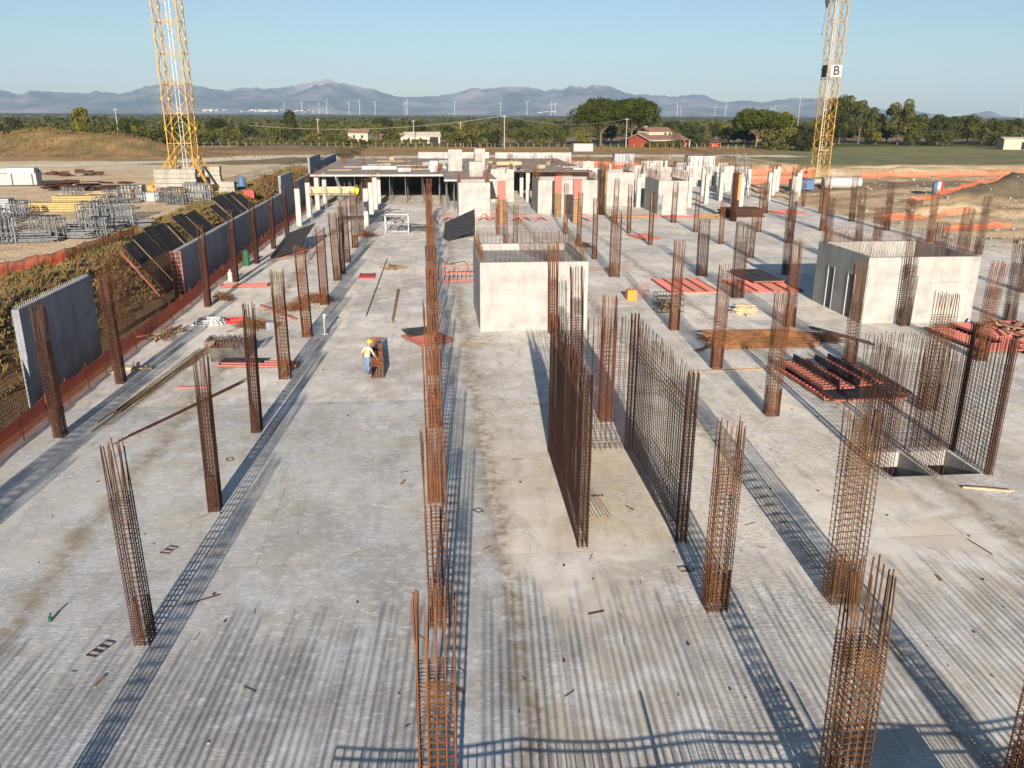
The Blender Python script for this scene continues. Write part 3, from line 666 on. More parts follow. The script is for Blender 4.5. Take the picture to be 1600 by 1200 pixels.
# ------------------------------------------------------------ left retaining wall
def ret(lb, y0, y1, z1, topw=True, x=-18.6):
    q = thing('retaining_wall', lb, 'retaining wall', (x, y0, 0)); L = y1-y0
    MB().box((0, L/2, z1/2-.15), (.32, L, z1+.3)).build('wall', 'grey_wall', q)
    s = MB()
    if topw: s.box((0, L/2, z1+.04), (.36, L+.02, .08)); s.build('cap', 'cast_column', q)
    else:
        for i in range(int(L/.2)): s.bar((-.1, i*.2+.1, z1), (-.1, i*.2+.1, z1+.14), .012, 3); s.bar((.1, i*.2+.1, z1), (.1, i*.2+.1, z1+.12), .012, 3)
        s.build('starter_bars', 'cast_column', q)
    return q
ret('tall free standing piece of grey retaining wall at the left edge', 38.2, 46.6, 4.55, False)
ret('long grey retaining wall with a pale top edge behind the orange net', 62.0, 108.6, 3.3)
ret('raised piece of grey retaining wall before the deck', 108.7, 118.5, 5.4, True)
ret('low grey retaining wall running on beside the deck', 118.6, 136.0, 3.9, True)
ret('tilted looking high end piece of retaining wall at the deck corner', 136.1, 150.0, 6.3, True)
ret('far low piece of retaining wall beyond the deck corner', 150.1, 175.5, 5.2, True)
wall_cage('rebar_mesh', 'rebar mesh curtain in the gap of the retaining wall', (-18.6, 46.9), (-18.6, 61.4), .2, 3.7, 3.6, .2, .2, .007, ends=False, dark=True)
wall_cage('rebar_mesh', 'rebar mesh curtain in front of the nearest retaining wall piece', (-18.6, 26.0), (-18.6, 37.9), .2, 2.4, 2.3, .2, .2, .010, ends=False, dark=True)
wall_cage('rebar_mesh', 'narrow rust brown rebar mesh rising beyond the retaining wall gap', (-19.4, 50.0), (-19.4, 55.0), .2, 5.0, 4.9, .25, .2, .009, ends=False)
# black shutter boards leaning behind the wall
def board(name, lb, c, w, h, rx, rz, mats=('black_ply',), group=None, frame=None):
    q = thing(name, lb, 'formwork panel', c, rz, group); q.rotation_euler = (rx, 0, rz)
    MB().box((0, 0, 0), (w, h, .03)).build('plywood_face', mats[0], q)
    if frame:
        f = MB()
        f.box((-w/2+.03, 0, .075), (.06, h, .12)); f.box((w/2-.03, 0, .075), (.06, h, .12))
        k = max(2, int(h/.3))
        for i in range(k+1): f.box((0, -h/2+.03+(h-.06)*i/k, .075), (w-.12, .05, .12))
        f.box((0, 0, .06), (.05, h-.1, .09))
        f.build('steel_frame', frame, q)
    return q
def lean_board(lb, y0, y1, z0, z1, x0=-18.9, x1=-21.8):
    q = thing('formwork_shutter', lb, 'formwork panel', (x0, y0, z0)); L = y1-y0; y = 0.0; i = 0
    while y < L-.3:
        w = min(random.choice((2.5, 2.5, 3.2)), L-y); kk = random.uniform(.92, 1.06); dx = (x1-x0)*kk; dz = (z1-z0)*kk*random.uniform(.97, 1.03); tw = random.uniform(-.06, .06)
        nrm = Vector((dz, 0, -dx)).normalized()*.05; sh = random.uniform(-.05, .10)
        s = MB(); c = [(sh, y, 0), (sh, y+w-.03, 0), (dx+sh, y+w-.03+tw, dz), (dx+sh, y+tw, dz)]
        s.add(c+[(p[0]+nrm.x, p[1], p[2]+nrm.z) for p in c], [(0, 1, 2, 3), (7, 6, 5, 4), (0, 4, 5, 1), (1, 5, 6, 2), (2, 6, 7, 3), (3, 7, 4, 0)])
        s.build('plywood_face', 'old_ply', q)
        if i % 3 == 1: MB().bar((nrm.x*1.4+sh, y+.1, nrm.z*1.4), (dx*.95+nrm.x*1.4+sh, y+.1+tw, dz*.95+nrm.z*1.4), .035, 4).build('batten', 'wet_wood', q)
        y += w; i += 1
lean_board('black shutter boards leaning by the red ladder panel, nearest the camera', 60.6, 72.5, .6, 4.3)
lean_board('black shutter boards leaning behind the wall, middle length', 73.0, 80.5, 1.5, 4.6)
lean_board('black shutter boards leaning behind the wall, farthest length', 85.0, 99.0, 1.6, 4.5)
# red ladder-like panel standing at the wall's near end and red raking prop
q = board('formwork_shutter', 'red ladder shaped shutter panel standing at the near end of the long grey wall', (-18.3, 61.6, 1.75), .75, 3.5, math.pi/2, 0.1, ('black_ply',), frame='red_frame')
s = MB().bar((-21.0, 58.5, 4.0), (-18.9, 60.0, .1), .07, 6); tag(s.build('raking_prop', 'red_frame'), 'slanting red prop in the gap of the retaining wall', 'prop')

# ------------------------------------------------------------ orange net fences
def net_fence(lb, pts, h, ps=2.4, mt='net_y', pm='rust', zf=None, sag=0.12):
    q = thing('safety_net', lb, 'safety net', (0, 0, 0)); s = MB(); top = []
    rp = MB()
    for (ax, ay), (bx, by) in zip(pts[:-1], pts[1:]):
        L = math.hypot(bx-ax, by-ay); k = max(1, round(L/ps))
        for i in range(k):
            for u in range(4):
                t0, t1 = (i+u/4)/k, (i+(u+1)/4)/k
                P0 = (ax+(bx-ax)*t0, ay+(by-ay)*t0); P1 = (ax+(bx-ax)*t1, ay+(by-ay)*t1)
                z0, z1 = (zf(*P0), zf(*P1)) if zf else (0, 0)
                h0 = h-sag*math.sin(math.pi*u/4); h1 = h-sag*math.sin(math.pi*(u+1)/4)
                wv = lambda t: .05*math.sin(t*57)
                s.add([(P0[0]+wv(t0), P0[1], z0), (P1[0]+wv(t1), P1[1], z1), (P1[0]-wv(t1), P1[1], z1+h1), (P0[0]-wv(t0), P0[1], z0+h0)], [(0, 1, 2, 3)])
                rp.bar((P0[0]-wv(t0), P0[1], z0+h0), (P1[0]-wv(t1), P1[1], z1+h1), .02, 3)
            zz = zf(ax+(bx-ax)*i/k, ay+(by-ay)*i/k) if zf else 0
            o = MB().bar((0, 0, 0), (0, 0, h+.15), .025, 4).build('post', pm, q, loc=(ax+(bx-ax)*i/k+.03, ay+(by-ay)*i/k, zz))
            o.rotation_euler = (random.uniform(-.06, .06), random.uniform(-.06, .06), 0)
    s.build('net', mt, q); rp.build('top_rope', 'rust', q)
    return q
net_fence('long orange red safety net on posts along the left edge of the slab', [(-17.0, 22), (-17.0, 50), (-16.95, 100)], 1.15)
net_fence('far end of the orange net, beyond the last left rebar cages', [(-17.0, 101), (-17.0, 128)], 1.0, sag=.3)
net_fence('orange net on the bank above the nearest retaining wall piece', [(-27.5, 52), (-25.2, 60), (-24.4, 72)], 1.0, 3, 'net_y', zf=height)
net_fence('orange net at the bank top before the deck corner', [(-24, 124), (-21, 148), (-20.5, 160)], 1.6, 3, 'net_x', zf=height)
HR = lambda x, y: height(x, y)-.02
net_fence('orange net along the right edge of the slab behind the cages', [(57.4, 100), (60, 106.5), (66, 107.5), (71, 104)], .9, 3, 'net_x', zf=HR)
net_fence('orange net beside the excavation on the far right, nearer strip', [(74, 96), (84, 99), (96, 101), (108, 104)], 1.1, 3, 'net_x', zf=HR)
net_fence('low orange net strip left of the excavated trench', [(60, 93), (66, 95), (71, 96)], .8, 3, 'net_x', zf=HR)
net_fence('orange net looping round the heap by the striped sign', [(71.5, 116), (73, 122), (80, 124), (92, 128)], .8, 3, 'net_x', zf=HR)
net_fence('long orange net below the green field at the far right', [(88, 166), (110, 168), (135, 172), (160, 176)], 1.2, 4, 'net_x', zf=HR)
net_fence('orange net strip behind the far white columns', [(22, 186), (45, 184), (66, 176), (80, 170)], 1.7, 4, 'net_x', zf=HR)
net_fence('orange net strip left of the right hand crane', [(62, 164), (70, 162), (76, 161)], 1.6, 4, 'net_x', zf=HR)

# ------------------------------------------------------------ formwork deck on props
q = thing('formwork_deck', 'raised timber formwork deck over the far left bays, dark underneath', 'deck', (0, 0, 0))
s = MB(); s.box((-7.6, 151.7, 4.28), (19.6, 47.4, .12)); s.box((5.9, 146.5, 4.28), (7.3, 57.0, .12)); s.box((18.0, 155, 4.28), (16.8, 40, .12)); s.build('boards', 'deck_board', q)
s = MB(); s.box((-7.6, 127.93, 4.22), (19.6, .14, .26)); s.box((6.1, 117.93, 4.22), (7.9, .14, .26)); s.build('edge_beam', 'cast_column', q)
s = MB()
for i in range(17): s.box((-16.8+i*1.16, 147, 4.11), (.12, 38, .2))
for i in range(7): s.box((2.7+i*1.05, 139, 4.11), (.12, 42, .2))
s.build('joists', 'wet_wood', q)
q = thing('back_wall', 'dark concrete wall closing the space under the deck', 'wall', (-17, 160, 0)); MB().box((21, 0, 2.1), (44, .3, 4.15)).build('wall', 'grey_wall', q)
def prop():
    q = thing('steel_prop', 'steel prop holding up the formwork deck', 'prop', group='props under the formwork deck')
    MB().bar((0, 0, 0), (0, 0, 2.2), .045, 6).build('outer_tube', 'galv', q); MB().bar((0, 0, 2.2), (0, 0, 4.0), .032, 6).build('inner_tube', 'galv', q)
    MB().box((0, 0, .01), (.2, .2, .02)).box((0, 0, 4.0), (.2, .2, .02)).build('plate', 'galv', q); return q
pr = prop(); KIDS[pr.name] = list(pr.children); fst = True
for i in range(8):
    for j in range(9):
        x = -16.2+i*2.55+random.uniform(-.2, .2); y = 128.4+j*2.6
        if j > 4 and random.random() < .4: continue
        if fst: pr.location = (x, y, 0); fst = False
        else: dup(pr, (x, y, 0))
for i in range(4):
    for j in range(6): dup(pr, (2.6+i*1.0+random.uniform(-.1, .1)-(0.0), 118.6+j*3.2, 0)) if i > -1 else None
for i in range(6):
    for j in range(2): dup(pr, (10.2+i*.75, 138.5+j*3, 0))
# dense scaffold bundle of props under left bay
for i in range(46):
    x = random.uniform(-14.6, -8.2); y = random.uniform(131, 142); dup(pr, (x, y, 0))
# things on the deck
def simple_box(name, lb, cat, c, d, mt, rz=0, group=None): 
    m_ = MB(); m_.box((0, 0, d[2]/2), d)
    m_.box((0, 0, d[2]+.02), (d[0]*.92, d[1]*.92, .04)); m_.box((d[0]*.3, 0, d[2]+.06), (.08, d[1]*.9, .05)); m_.box((-d[0]*.3, 0, d[2]+.06), (.08, d[1]*.9, .05))
    return tag(m_.build(name, mt, loc=c, rz=rz), lb, cat, group)
DZ = 4.34
core_ = lambda lb, x, y, w, d, h: (lambda q: (MB().box((0, 0, h/2), (w, d, h)).build('shaft', 'cast_wall', q), (lambda s: [s.bar((-w/2+.1+i*.28, -d/2+.05+k, h), (-w/2+.1+i*.28, -d/2+.05+k, h+1), .013, 3) for i in range(int(w/.28)) for k in (0, d-.1)] and s.build('starter_bars', 'rust', q))(MB())))(thing('shaft_upstand', lb, 'concrete shaft', (x, y, DZ)))
core_('pale shaft upstand on the deck beside the crouching worker', 4.3, 137, 2.2, 2.4, 3.3)
core_('pale shaft upstand nearest the deck edge', 6.9, 124.5, 2.0, 2.2, 2.1)
core_('pale shaft upstand farther back on the deck', 8.3, 138, 1.7, 1.8, 3.4)
simple_box('timber_pack', 'white wrapped pack of timber lying on the deck', 'timber pack', (-7.9, 141, DZ), (5.6, 2.2, .5), 'white_paint')
simple_box('timber_pack', 'small pale pack near the middle of the deck', 'timber pack', (.9, 135, DZ), (1.2, 1.6, 1.6), 'white_paint')
simple_box('timber_pack', 'yellowish board pack on the deck right of the upstands', 'timber pack', (12.8, 136.5, DZ+.9), (4.2, 1.2, .5), 'pale_wood', .2)
for k, (x, y, w, rz) in enumerate(((-12, 146, 4, .05), (-9, 152, 3, -.1), (-1.0, 140, 3.6, .15), (-3, 150, 5, 0), (-14, 138, 3.5, .1), (1.5, 160, 5, .1), (-6.5, 164, 6, -.05))):
    m_ = MB()
    for i in range(5): m_.box((random.uniform(-.2, .2), i*.22-.5, .05+.03*(i % 2)), (w, .18, .06), rz=random.uniform(-.04, .04))
    tag(m_.build('loose_boards', 'pale_wood', loc=(x, y, DZ), rz=rz), 'loose pale boards scattered on the deck', 'boards', 'loose boards on the deck')
k = 0
for (x, y, n_, w) in ((-10.5, 170, 5, 1), (-5, 150, 7, 2.5), (-2, 146, 7, 2), (-13, 172, 5, 1.2), (1.4, 131, 8, .8), (-8, 174, 4, 1), (2.2, 170, 6, 2), (10, 168, 6, 2), (7, 128, 9, 1.6), (10.5, 124.5, 0, 1), (17, 160, 7, 3), (21, 150, 7, 2), (24, 158, 6, 2), (12, 155, 6, 1.5), (-15.5, 160, 5, .6), (26, 146, 8, 1.5)):
    if not n_: continue
    m_ = MB()
    for i in range(n_*2): m_.bar((random.uniform(-w/2, w/2), random.uniform(-.4, .4), 0), (random.uniform(-w/2, w/2)*.98, random.uniform(-.4, .4), random.uniform(1.0, 1.6)), .016, 3) if False else m_.bar((-w/2+w*(i % n_)/max(1, n_-1), .5*(i//n_), 0), (-w/2+w*(i % n_)/max(1, n_-1)+random.uniform(-.08, .08), .5*(i//n_), random.uniform(1.0, 1.7)), .018, 3)
    m_.loop(-w/2, w/2, 0, .5, .4, .012)
    tag(m_.build('starter_bars', 'rust', loc=(x, y, DZ)), 'clump of rusty starter bars standing up through the deck', 'starter bars', 'starter bar clumps on the deck')

random.seed(12)
for i in range(34):
    x, y = random.uniform(-16, 24), random.uniform(129, 172); w = random.uniform(.6, 2.2); m_ = MB()
    if i % 3 == 0:
        for k in range(3): m_.box((0, 0, .1+.2*k), (w, w*.6, .17), random.uniform(-.1, .1))
        tag(m_.build('board_stack', 'pale_wood' if i % 2 else 'white_paint', loc=(x, y, DZ), rz=random.uniform(0, 3)), 'small stack of boards lying on the formwork deck', 'boards', 'small board stacks on the deck')
    elif i % 3 == 1:
        for k in range(4): m_.bar((k*.25, 0, 0), (k*.25, 0, 1.1), .03, 4)
        m_.bar((0, 0, 1.05), (.75, 0, 1.05), .03, 4); m_.bar((0, 0, .5), (.75, 0, .5), .03, 4)
        tag(m_.build('guard_rail', 'galv', loc=(x, y, DZ), rz=random.uniform(0, 3)), 'short grey guard rail standing on the formwork deck', 'rail', 'short guard rails on the deck')
    else:
        for k in range(10): m_.bar((random.uniform(-w/2, w/2), random.uniform(-.3, .3), 0), (random.uniform(-w/2, w/2), random.uniform(-.3, .3), random.uniform(.9, 1.6)), .02, 3)
        tag(m_.build('starter_bars', 'rust', loc=(x, y, DZ)), 'clump of rusty starter bars standing up through the deck', 'starter bars', 'starter bar clumps on the deck')
random.seed(7)
# ------------------------------------------------------------ red column shutters standing far off
def shutter(lb, x, y, h=5.4, w=.95):
    q = thing('column_formwork', lb, 'column formwork', (x, y, 0)); f, r_f = MB(), MB()
    MB().box((0, 0, h/2), (w-.1, .6, h)).build('plywood_face', 'wet_wood', q)
    k = int(h/.26)
    for i in range(k+1): (r_f if i > k*.55 else f).box((0, 0, .06+(h-.12)*i/k), (w, .72, .09))
    f.build('lower_ribs', 'rust_pile', q); r_f.build('upper_ribs', 'red_frame', q)
    s = MB(); s.box((-.05, -.33, h*.8), (w-.12, .04, h*.36)); s.build('red_sheet', 'red_frame', q)
shutter('red topped column shutter at the corner of the far left core', 8.9, 103.2, 5.2, 1.0)
shutter('red topped column shutter, the rear and left one of the pair', 17.0, 110.5, 5.3, 1.0)
shutter('red topped column shutter, the nearer and right one of the pair', 18.4, 103.8, 5.4, 1.05)
# small leaning shutters like little tents
for i, (x, y) in enumerate(((2.4, 107.2), (7.0, 107.2), (8.4, 107.6), (11.2, 106.4), (12.2, 106.9), (14.3, 107.0), (19.8, 106.4))):
    q = thing('folded_shutter', 'small red shutter panels propped like a tent, %s from the left in their row' % ORD[i+1], 'formwork panel', (x, y, 0), random.uniform(-.2, .2), 'red tent shaped shutters on the slab')
    for sg in (-1, 1):
        o = MB(); o.box((0, 0, 0), (1.0, 1.5, .05))
        for k2 in range(5): o.box((0, -.7+k2*.35, .05), (1.0, .05, .06))
        o = o.build('panel', 'red_frame', q, loc=(sg*.42, 0, .42)); o.rotation_euler = (0, sg*.8, 0)

# ------------------------------------------------------------ formwork stacks on the slab
def flat_panel(q, name, c, w, h, rz=0, up=True, face='black_ply'):
    s = MB(); s.box((c[0], c[1], c[2]+.015), (w, h, .03), rz); s.build(name, face, q)
    f = MB(); ct, st_ = math.cos(rz), math.sin(rz)
    tr = lambda x, y: (c[0]+x*ct-y*st_, c[1]+x*st_+y*ct)
    zz = c[2]+.03+.06 if up else c[2]-.06
    for sx_ in (-1, 1): x, y = tr(sx_*(w/2-.03), 0); f.box((x, y, zz), (.06, h, .12), rz)
    k = max(2, int(h/.36))
    for i in range(k+1): x, y = tr(0, -h/2+.03+(h-.06)*i/k); f.box((x, y, zz-.012), (w-.12, .09, .08), rz)
    f.build('steel_frame', 'red_frame', q)
q = thing('formwork_stack', 'stack of black and red shutter panels beside the pit rebar on the right', 'formwork stack', (0, 0, 0))
for c_, w, h, rz, up in (((18.9, 38.3, .02), .9, 5.2, .05, True), ((20.6, 37.4, .3), 3.6, 4.6, 0, False), ((22.2, 38.2, .32), 1.6, 5.0, 0, False),
                        ((19.0, 38.6, .36), .75, 4.6, .06, True), ((19.8, 38.6, .40), .75, 4.8, .06, True), ((21.0, 38.8, .38), .7, 4.4, .04, True), ((21.75, 38.9, .40), .7, 4.2, .02, True)):
    flat_panel(q, 'panel', c_, w, h, rz, up)
s = MB(); s.box((19.42, 38.6, .68), (.06, 4.7, .3), .06); s.box((20.6, 38.7, .66), (.06, 4.5, .3), .05); s.box((21.35, 38.9, .66), (.06, 4.3, .3), .04); s.build('side_board', 'black_ply', q)
q = thing('formwork_stack', 'large red shutter stack with planks in front of the right hand core', 'formwork stack', (0, 0, 0))
for c_, w, h, rz in (((33.0, 45.5, .15), 3.4, 5.6, .05), ((36.0, 46.5, .15), 2.6, 5.0, .0), ((34.0, 45.8, .45), 2.4, 4.4, .08), ((36.2, 46.0, .45), 2.0, 4.6, -.05), ((35.4, 42.4, .15), 3.0, 2.0, .1), ((38.8, 45.5, .15), 2.2, 5.0, 0)):
    flat_panel(q, 'panel', c_, w, h, rz)
s = MB()
for i in range(14): s.box((33.2+random.uniform(-.8, 3.5), 45.6+random.uniform(-2, 2), .68+random.uniform(0, .12)), (.14, random.uniform(1, 2.6), .08), random.uniform(-1, 1))
s.build('planks', 'wet_wood', q)
q = thing('formwork_stack', 'flat red shutter grid on the slab, left of the black topped one', 'formwork stack', (0, 0, 0))
for i in range(4): flat_panel(q, 'panel', (18.6+i*.98, 63.4, .02), .92, 5.4, .02, True, 'pale_wood')
q = thing('formwork_stack', 'red shutter stack topped by a black sheet, right of the flat grid', 'formwork stack', (0, 0, 0))
for i in range(4): flat_panel(q, 'panel', (24.4+i*1.25, 62.8, .02), 1.15, 4.6, -.02, True, 'red_frame')
for i in range(2): flat_panel(q, 'panel', (26.4+i*1.3, 66.0, .35), 1.25, 5.2, .02, False)
board('formwork_shutter', 'grey black shutter sheet tilted up beside the left rebar cages', (-13.5, 83.6, 1.0), 3.2, 9.5, .20, -.12, ('black_ply',)).rotation_euler = (R(8), R(-20), -.10)
q = bpy.data.objects[-1] if False else None
s = MB(); s.bar((-14.9, 76.4, .15), (-11.2, 80.6, .7), .05); s.bar((-11.2, 78, 0), (-11.4, 80.6, .9), .06); tag(s.build('timber_bearer', 'red_frame'), 'reddish bearer under the tilted grey sheet', 'timber')
board('formwork_shutter', 'large black shutter panel tilted up behind the central core', (3.3, 93.5, 1.1), 3.8, 8.5, 0, 0, ('black_ply',), frame=None).rotation_euler = (R(9), R(-24), -.12)
s = MB(); s.bar((5.0, 91, 0), (5.0, 91, 1.9), .08); s.bar((5.2, 96, 0), (5.2, 96, 2.4), .08); s.bar((4.2, 90, 0.1), (5.4, 90.4, .1), .1); tag(s.build('timber_support', 'pale_wood'), 'timber supports under the big tilted black panel', 'timber')
q = thing('formwork_shutter', 'small black and red panel lying by the central row of cages', 'formwork panel', (0, 0, 0))
flat_panel(q, 'panel', (-.3, 48.2, .15), 2.2, 2.6, .5, True); MB().box((-.9, 49.4, .3), (1.6, 1.5, .04), .35, rx=.1).build('black_sheet', 'black_ply', q)
q = thing('formwork_shutter', 'red shutter bay beside the central core, standing on edge', 'formwork panel', (0, 0, 0))
s = MB()
for z in (.15, .8, 1.4): s.box((2.2, 66.2, z), (2.6, .12, .1))
for i in range(8): s.box((.98+i*.35, 66.2, .75), (.07, .1, 1.3))
s.build('steel_frame', 'red_frame', q)
s = MB(); s.path([(.6, 67, 0), (.7, 67, 1.9), (1.4, 67, 1.4), (2.8, 67, 1.6), (3.2, 67, .8)], .035, 5); tag(s.build('bent_bars', 'rust_dark'), 'bent dark bars arching over the red bay', 'rebar')
s = MB(); s.box((0, 0, .08), (1.25, 1.9, .12)); s.box((-.6, 0, .1), (.06, 1.9, .18)); s.box((.6, 0, .1), (.06, 1.9, .18)); tag(s.build('red_plate', 'red_plastic', loc=(-5.3, 69.3, 0)), 'bright red flat plate lying beside the thin black joint', 'plate')
q = thing('formwork_shutter', 'row of red shutter cells lying by the white canister', 'formwork panel', (0, 0, 0)); flat_panel(q, 'panel', (-14.6, 66.0, .02), 3.6, 1.2, .04)
q = thing('red_beam', 'thin red beam lying across the foot of a left hand cage', 'beam', (0, 0, 0)); MB().bar((-12.0, 58.5, .12), (-9.0, 54.2, .12), .09, 4).build('beam', 'red_frame', q)
q = thing('formwork_shutter', 'black and red panel lying through the foot of a cage on the left', 'formwork panel', (0, 0, 0)); flat_panel(q, 'panel', (-9.3, 43.6, .12), 4.2, .9, -.12); MB().box((-10.2, 43.9, .32), (2.2, .8, .04), -.1).build('black_sheet', 'black_ply', q)
tag(MB().bar((0, 0, .05), (1.5, 0, .05), .05).bar((0, .1, .05), (1.5, .12, .05), .04).build('red_bar', 'red_frame', loc=(-12.6, 40.2, 0)), 'short red bar lying alone on the left of the slab', 'bar')
for lb, a, b_ in (('red flat shutter leaf beside a thin cage, centre right', (23.7, 90.6), 2.0), ('red and brown shutters lying far right near the net', (50.0, 113.6), 3.6)):
    q = thing('formwork_shutter', lb, 'formwork panel', (0, 0, 0)); flat_panel(q, 'panel', (*a, .02), b_, 4.2, .25, True, 'red_frame')
for i, (xa, ya, xb, yb, lb) in enumerate(((24.8, 110.6, 30.5, 109.9, 'red beams lying before the small core with a door'), (31, 109.6, 35.6, 108.6, 'red beams lying right of the small core'))):
    s = MB()
    for k2 in range(4): s.bar((xa, ya-.3*k2, .12), (xb, yb-.3*k2+random.uniform(-.3, .3), .12), .11, 4)
    tag(s.build('red_beams', 'red_frame'), lb, 'beams')

# ------------------------------------------------------------ rebar piles, timber, small litter
def pile(name, lb, cat, c, L, w, h, nb, r, mt, rz=0, spread=.15):
    s = MB()
    for i in range(nb):
        y = random.uniform(-w/2, w/2); z = r+random.random()**1.5*h; a = random.gauss(0, spread)
        l0 = L*random.uniform(.75, 1)/2; cx = random.uniform(-.1, .1)*L
        s.bar((cx-l0*math.cos(a), y-l0*math.sin(a), z), (cx+l0*math.cos(a), y+l0*math.sin(a), z*random.uniform(.9, 1.1)), r, 4)
    return tag(s.build(name, mt, loc=(c[0], c[1], 0), rz=rz), lb, cat)
def stirrup_pile(lb, c, w, n_, mt='rust_pile'):
    s = MB()
    for i in range(n_):
        x, y = random.gauss(0, w*.3), random.gauss(0, w*.22); a = random.uniform(0, 3.1); u, v_ = .28, .2; z = random.uniform(.02, .5)*math.exp(-(x*x+y*y)/(w*w*.3))
        q1 = Vector((math.cos(a)*u, math.sin(a)*u, random.uniform(-.05, .05))); q2 = Vector((-math.sin(a)*v_, math.cos(a)*v_, random.uniform(-.12, .2)))
        o = Vector((x, y, z+.06)); s.path([o-q1-q2, o+q1-q2, o+q1+q2, o-q1+q2], .012, 3, closed=True)
    tag(s.build('stirrup_pile', mt, loc=(c[0], c[1], 0)), lb, 'stirrup pile')
stirrup_pile('small heap of stirrups at the foot of the far left cage row', (-15.2, 60.9), 1.0, 60)
stirrup_pile('tumbled heap of rusty stirrups beside the second row cages', (-8.4, 59.8), 2.2, 150)
stirrup_pile('low heap of rusty stirrups under the second row cage', (-9.6, 57.4), 1.6, 80)
stirrup_pile('low heap of stirrups lying near the small grey block', (-11.3, 52.4), 1.7, 90)
stirrup_pile('rusty stirrups around the foot of a far cage, second row', (-7.0, 93.0), 2.0, 80)
stirrup_pile('heap of stirrups by the brown mat on the centre right', (15.8, 84), 1.2, 50)
q = thing('stirrup_crate', 'dark crate heaped with bent rebar on the left of the slab', 'crate', (-11.2, 45.6, 0))
s = MB()
for a in ((-.9, 0, 0), (.9, 0, 0)): s.box((a[0], 0, .4), (.05, 1.6, .8))
s.box((0, -.8, .4), (1.8, .05, .8)); s.box((0, .8, .4), (1.8, .05, .8)); s.box((0, 0, .06), (1.75, 1.55, .06)); s.build('crate_sides', 'black_ply', q)
s = MB()
for i in range(60):
    x = random.uniform(-1.3, 1.3); s.path([(x, -.7, .75), (x+random.uniform(-.1, .1), -.5, 1.05), (x, .6, 1.1+random.uniform(-.1, .1)), (x, .8, .8)], .012, 3)
s.build('bent_bars', 'rust', q)
pile('rebar_bundle', 'bundle of long thin bars lying diagonally between two left hand cages', 'rebar bundle', (-11.2, 37.4), 9.0, .25, .06, 9, .02, 'rust_dark', math.atan2(8.2, 3.6), .01)
pile('rebar_bundle', 'long dark bars and battens lying beside the ladder like shadow on the left', 'rebar bundle', (-13.6, 41.3), 12, .7, .10, 14, .028, 'wet_wood', math.atan2(13, 1.5), .03)
pile('plank_heap', 'few short planks lying near the foot of the orange net', 'planks', (-16.0, 43.6), 2.2, .9, .12, 8, .06, 'pale_wood', .2, .5)
pile('plank_heap', 'splayed planks lying beside the starter stub on the left', 'planks', (-16.1, 50.6), 3.4, .7, .3, 6, .06, 'wet_wood', 1.2, .5)
pile('rebar_bundle', 'broad flat pile of rusty reinforcement in the right middle of the slab', 'rebar pile', (19.6, 46.6), 6.4, 3.2, .42, 150, .022, 'rust_pile', -.05, .05)
pile('rebar_bundle', 'dark bars lying over the right end of the rusty pile', 'rebar pile', (23.4, 46.8), 3.4, 1.6, .25, 40, .022, 'rust_dark', -.3, .1)
pile('channel_pair', 'two dark channels lying left of the right hand core', 'channels', (25.2, 47.4), 4.6, .5, .15, 5, .06, 'black_ply', -1.15, .04)
pile('plank_heap', 'scattered short timber offcuts lying across the thin black joint', 'planks', (-3.3, 73.3), 1.9, 1.4, .12, 40, .04, 'wet_wood', .7, .6)
pile('plank_heap', 'pale timber offcuts heaped at the right of the wire basket', 'planks', (21.6, 54.2), 1.5, 1.6, .35, 46, .05, 'pale_wood', -.4, .5)
pile('bar_line', 'long dark bar lying on the slab toward the box framed cabin', 'bar', (-2.55, 59), 12, .22, .04, 5, .035, 'wet_wood', math.pi/2, .012)
pile('bar_line', 'long thin black strip lying along a slab joint near the red plate', 'strip', (-4.2, 68), 25, .05, .02, 2, .03, 'black_ply', math.pi/2-.015, .001)
pile('bar_line', 'long rods lying across the slab between two right hand cages', 'rods', (15.9, 40.9), 5.6, .12, .03, 4, .022, 'wet_wood', .07, .008)
pile('bar_line', 'fanned thin rods lying by the rusty pile on the right', 'rods', (15.9, 45.4), 2.6, .5, .05, 7, .016, 'rust_dark', .75, .3)
pile('timber_bearer', 'long brown bearer lying behind the central core to the right', 'timber', (14.6, 71.4), 5.4, .3, .06, 4, .07, 'wet_wood', .0, .01)
pile('board_mat', 'brown boards lying beside a far cage on the centre right', 'boards', (26.0, 108.6), 4.8, 1.8, .2, 20, .07, 'wet_wood', -.2, .06)
pile('board_mat', 'brown boards lying farther right among the far cages', 'boards', (36.7, 108.0), 3.6, 3.0, .4, 24, .08, 'wet_wood', -.6, .15)
q = thing('dark_timber_stack', 'dark square timber stack under the cages on the far right', 'timber stack', (42, 110, 0))
s = MB()
for i in range(5):
    for j in range(4): s.box((random.uniform(-.2, .2), -1.5+i*.7, .15+j*.28), (5.2, .5, .2), random.uniform(-.05, .05))
s.build('timbers', 'rust_dark', q)
pile('plank', 'single pale plank lying on the slab right of the pits', 'plank', (20.15, 25.65), 1.85, .05, .02, 2, .045, 'pale_wood', -.30, .005)
pile('thin_bar', 'short dark bar on the slab crossing a near left shadow', 'bar', (-6.55, 20.9), 1.0, .01, .005, 1, .014, 'rust_dark', .5, 0)
pile('thin_bar', 'short dark bar lying on the slab in the near centre right', 'bar', (4.3, 19.25), .5, .01, .005, 1, .016, 'rust_dark', .25, 0)
pile('thin_bar', 'thin dark bar lying on the far right of the near slab', 'bar', (17.15, 21.65), 1.0, .01, .005, 1, .016, 'rust_dark', -1.4, 0)
pile('plank_heap', 'few thin sticks lying on the slab before the central core', 'sticks', (2.6, 47.6), 1.8, 2.4, .03, 9, .018, 'wet_wood', -.3, .4)
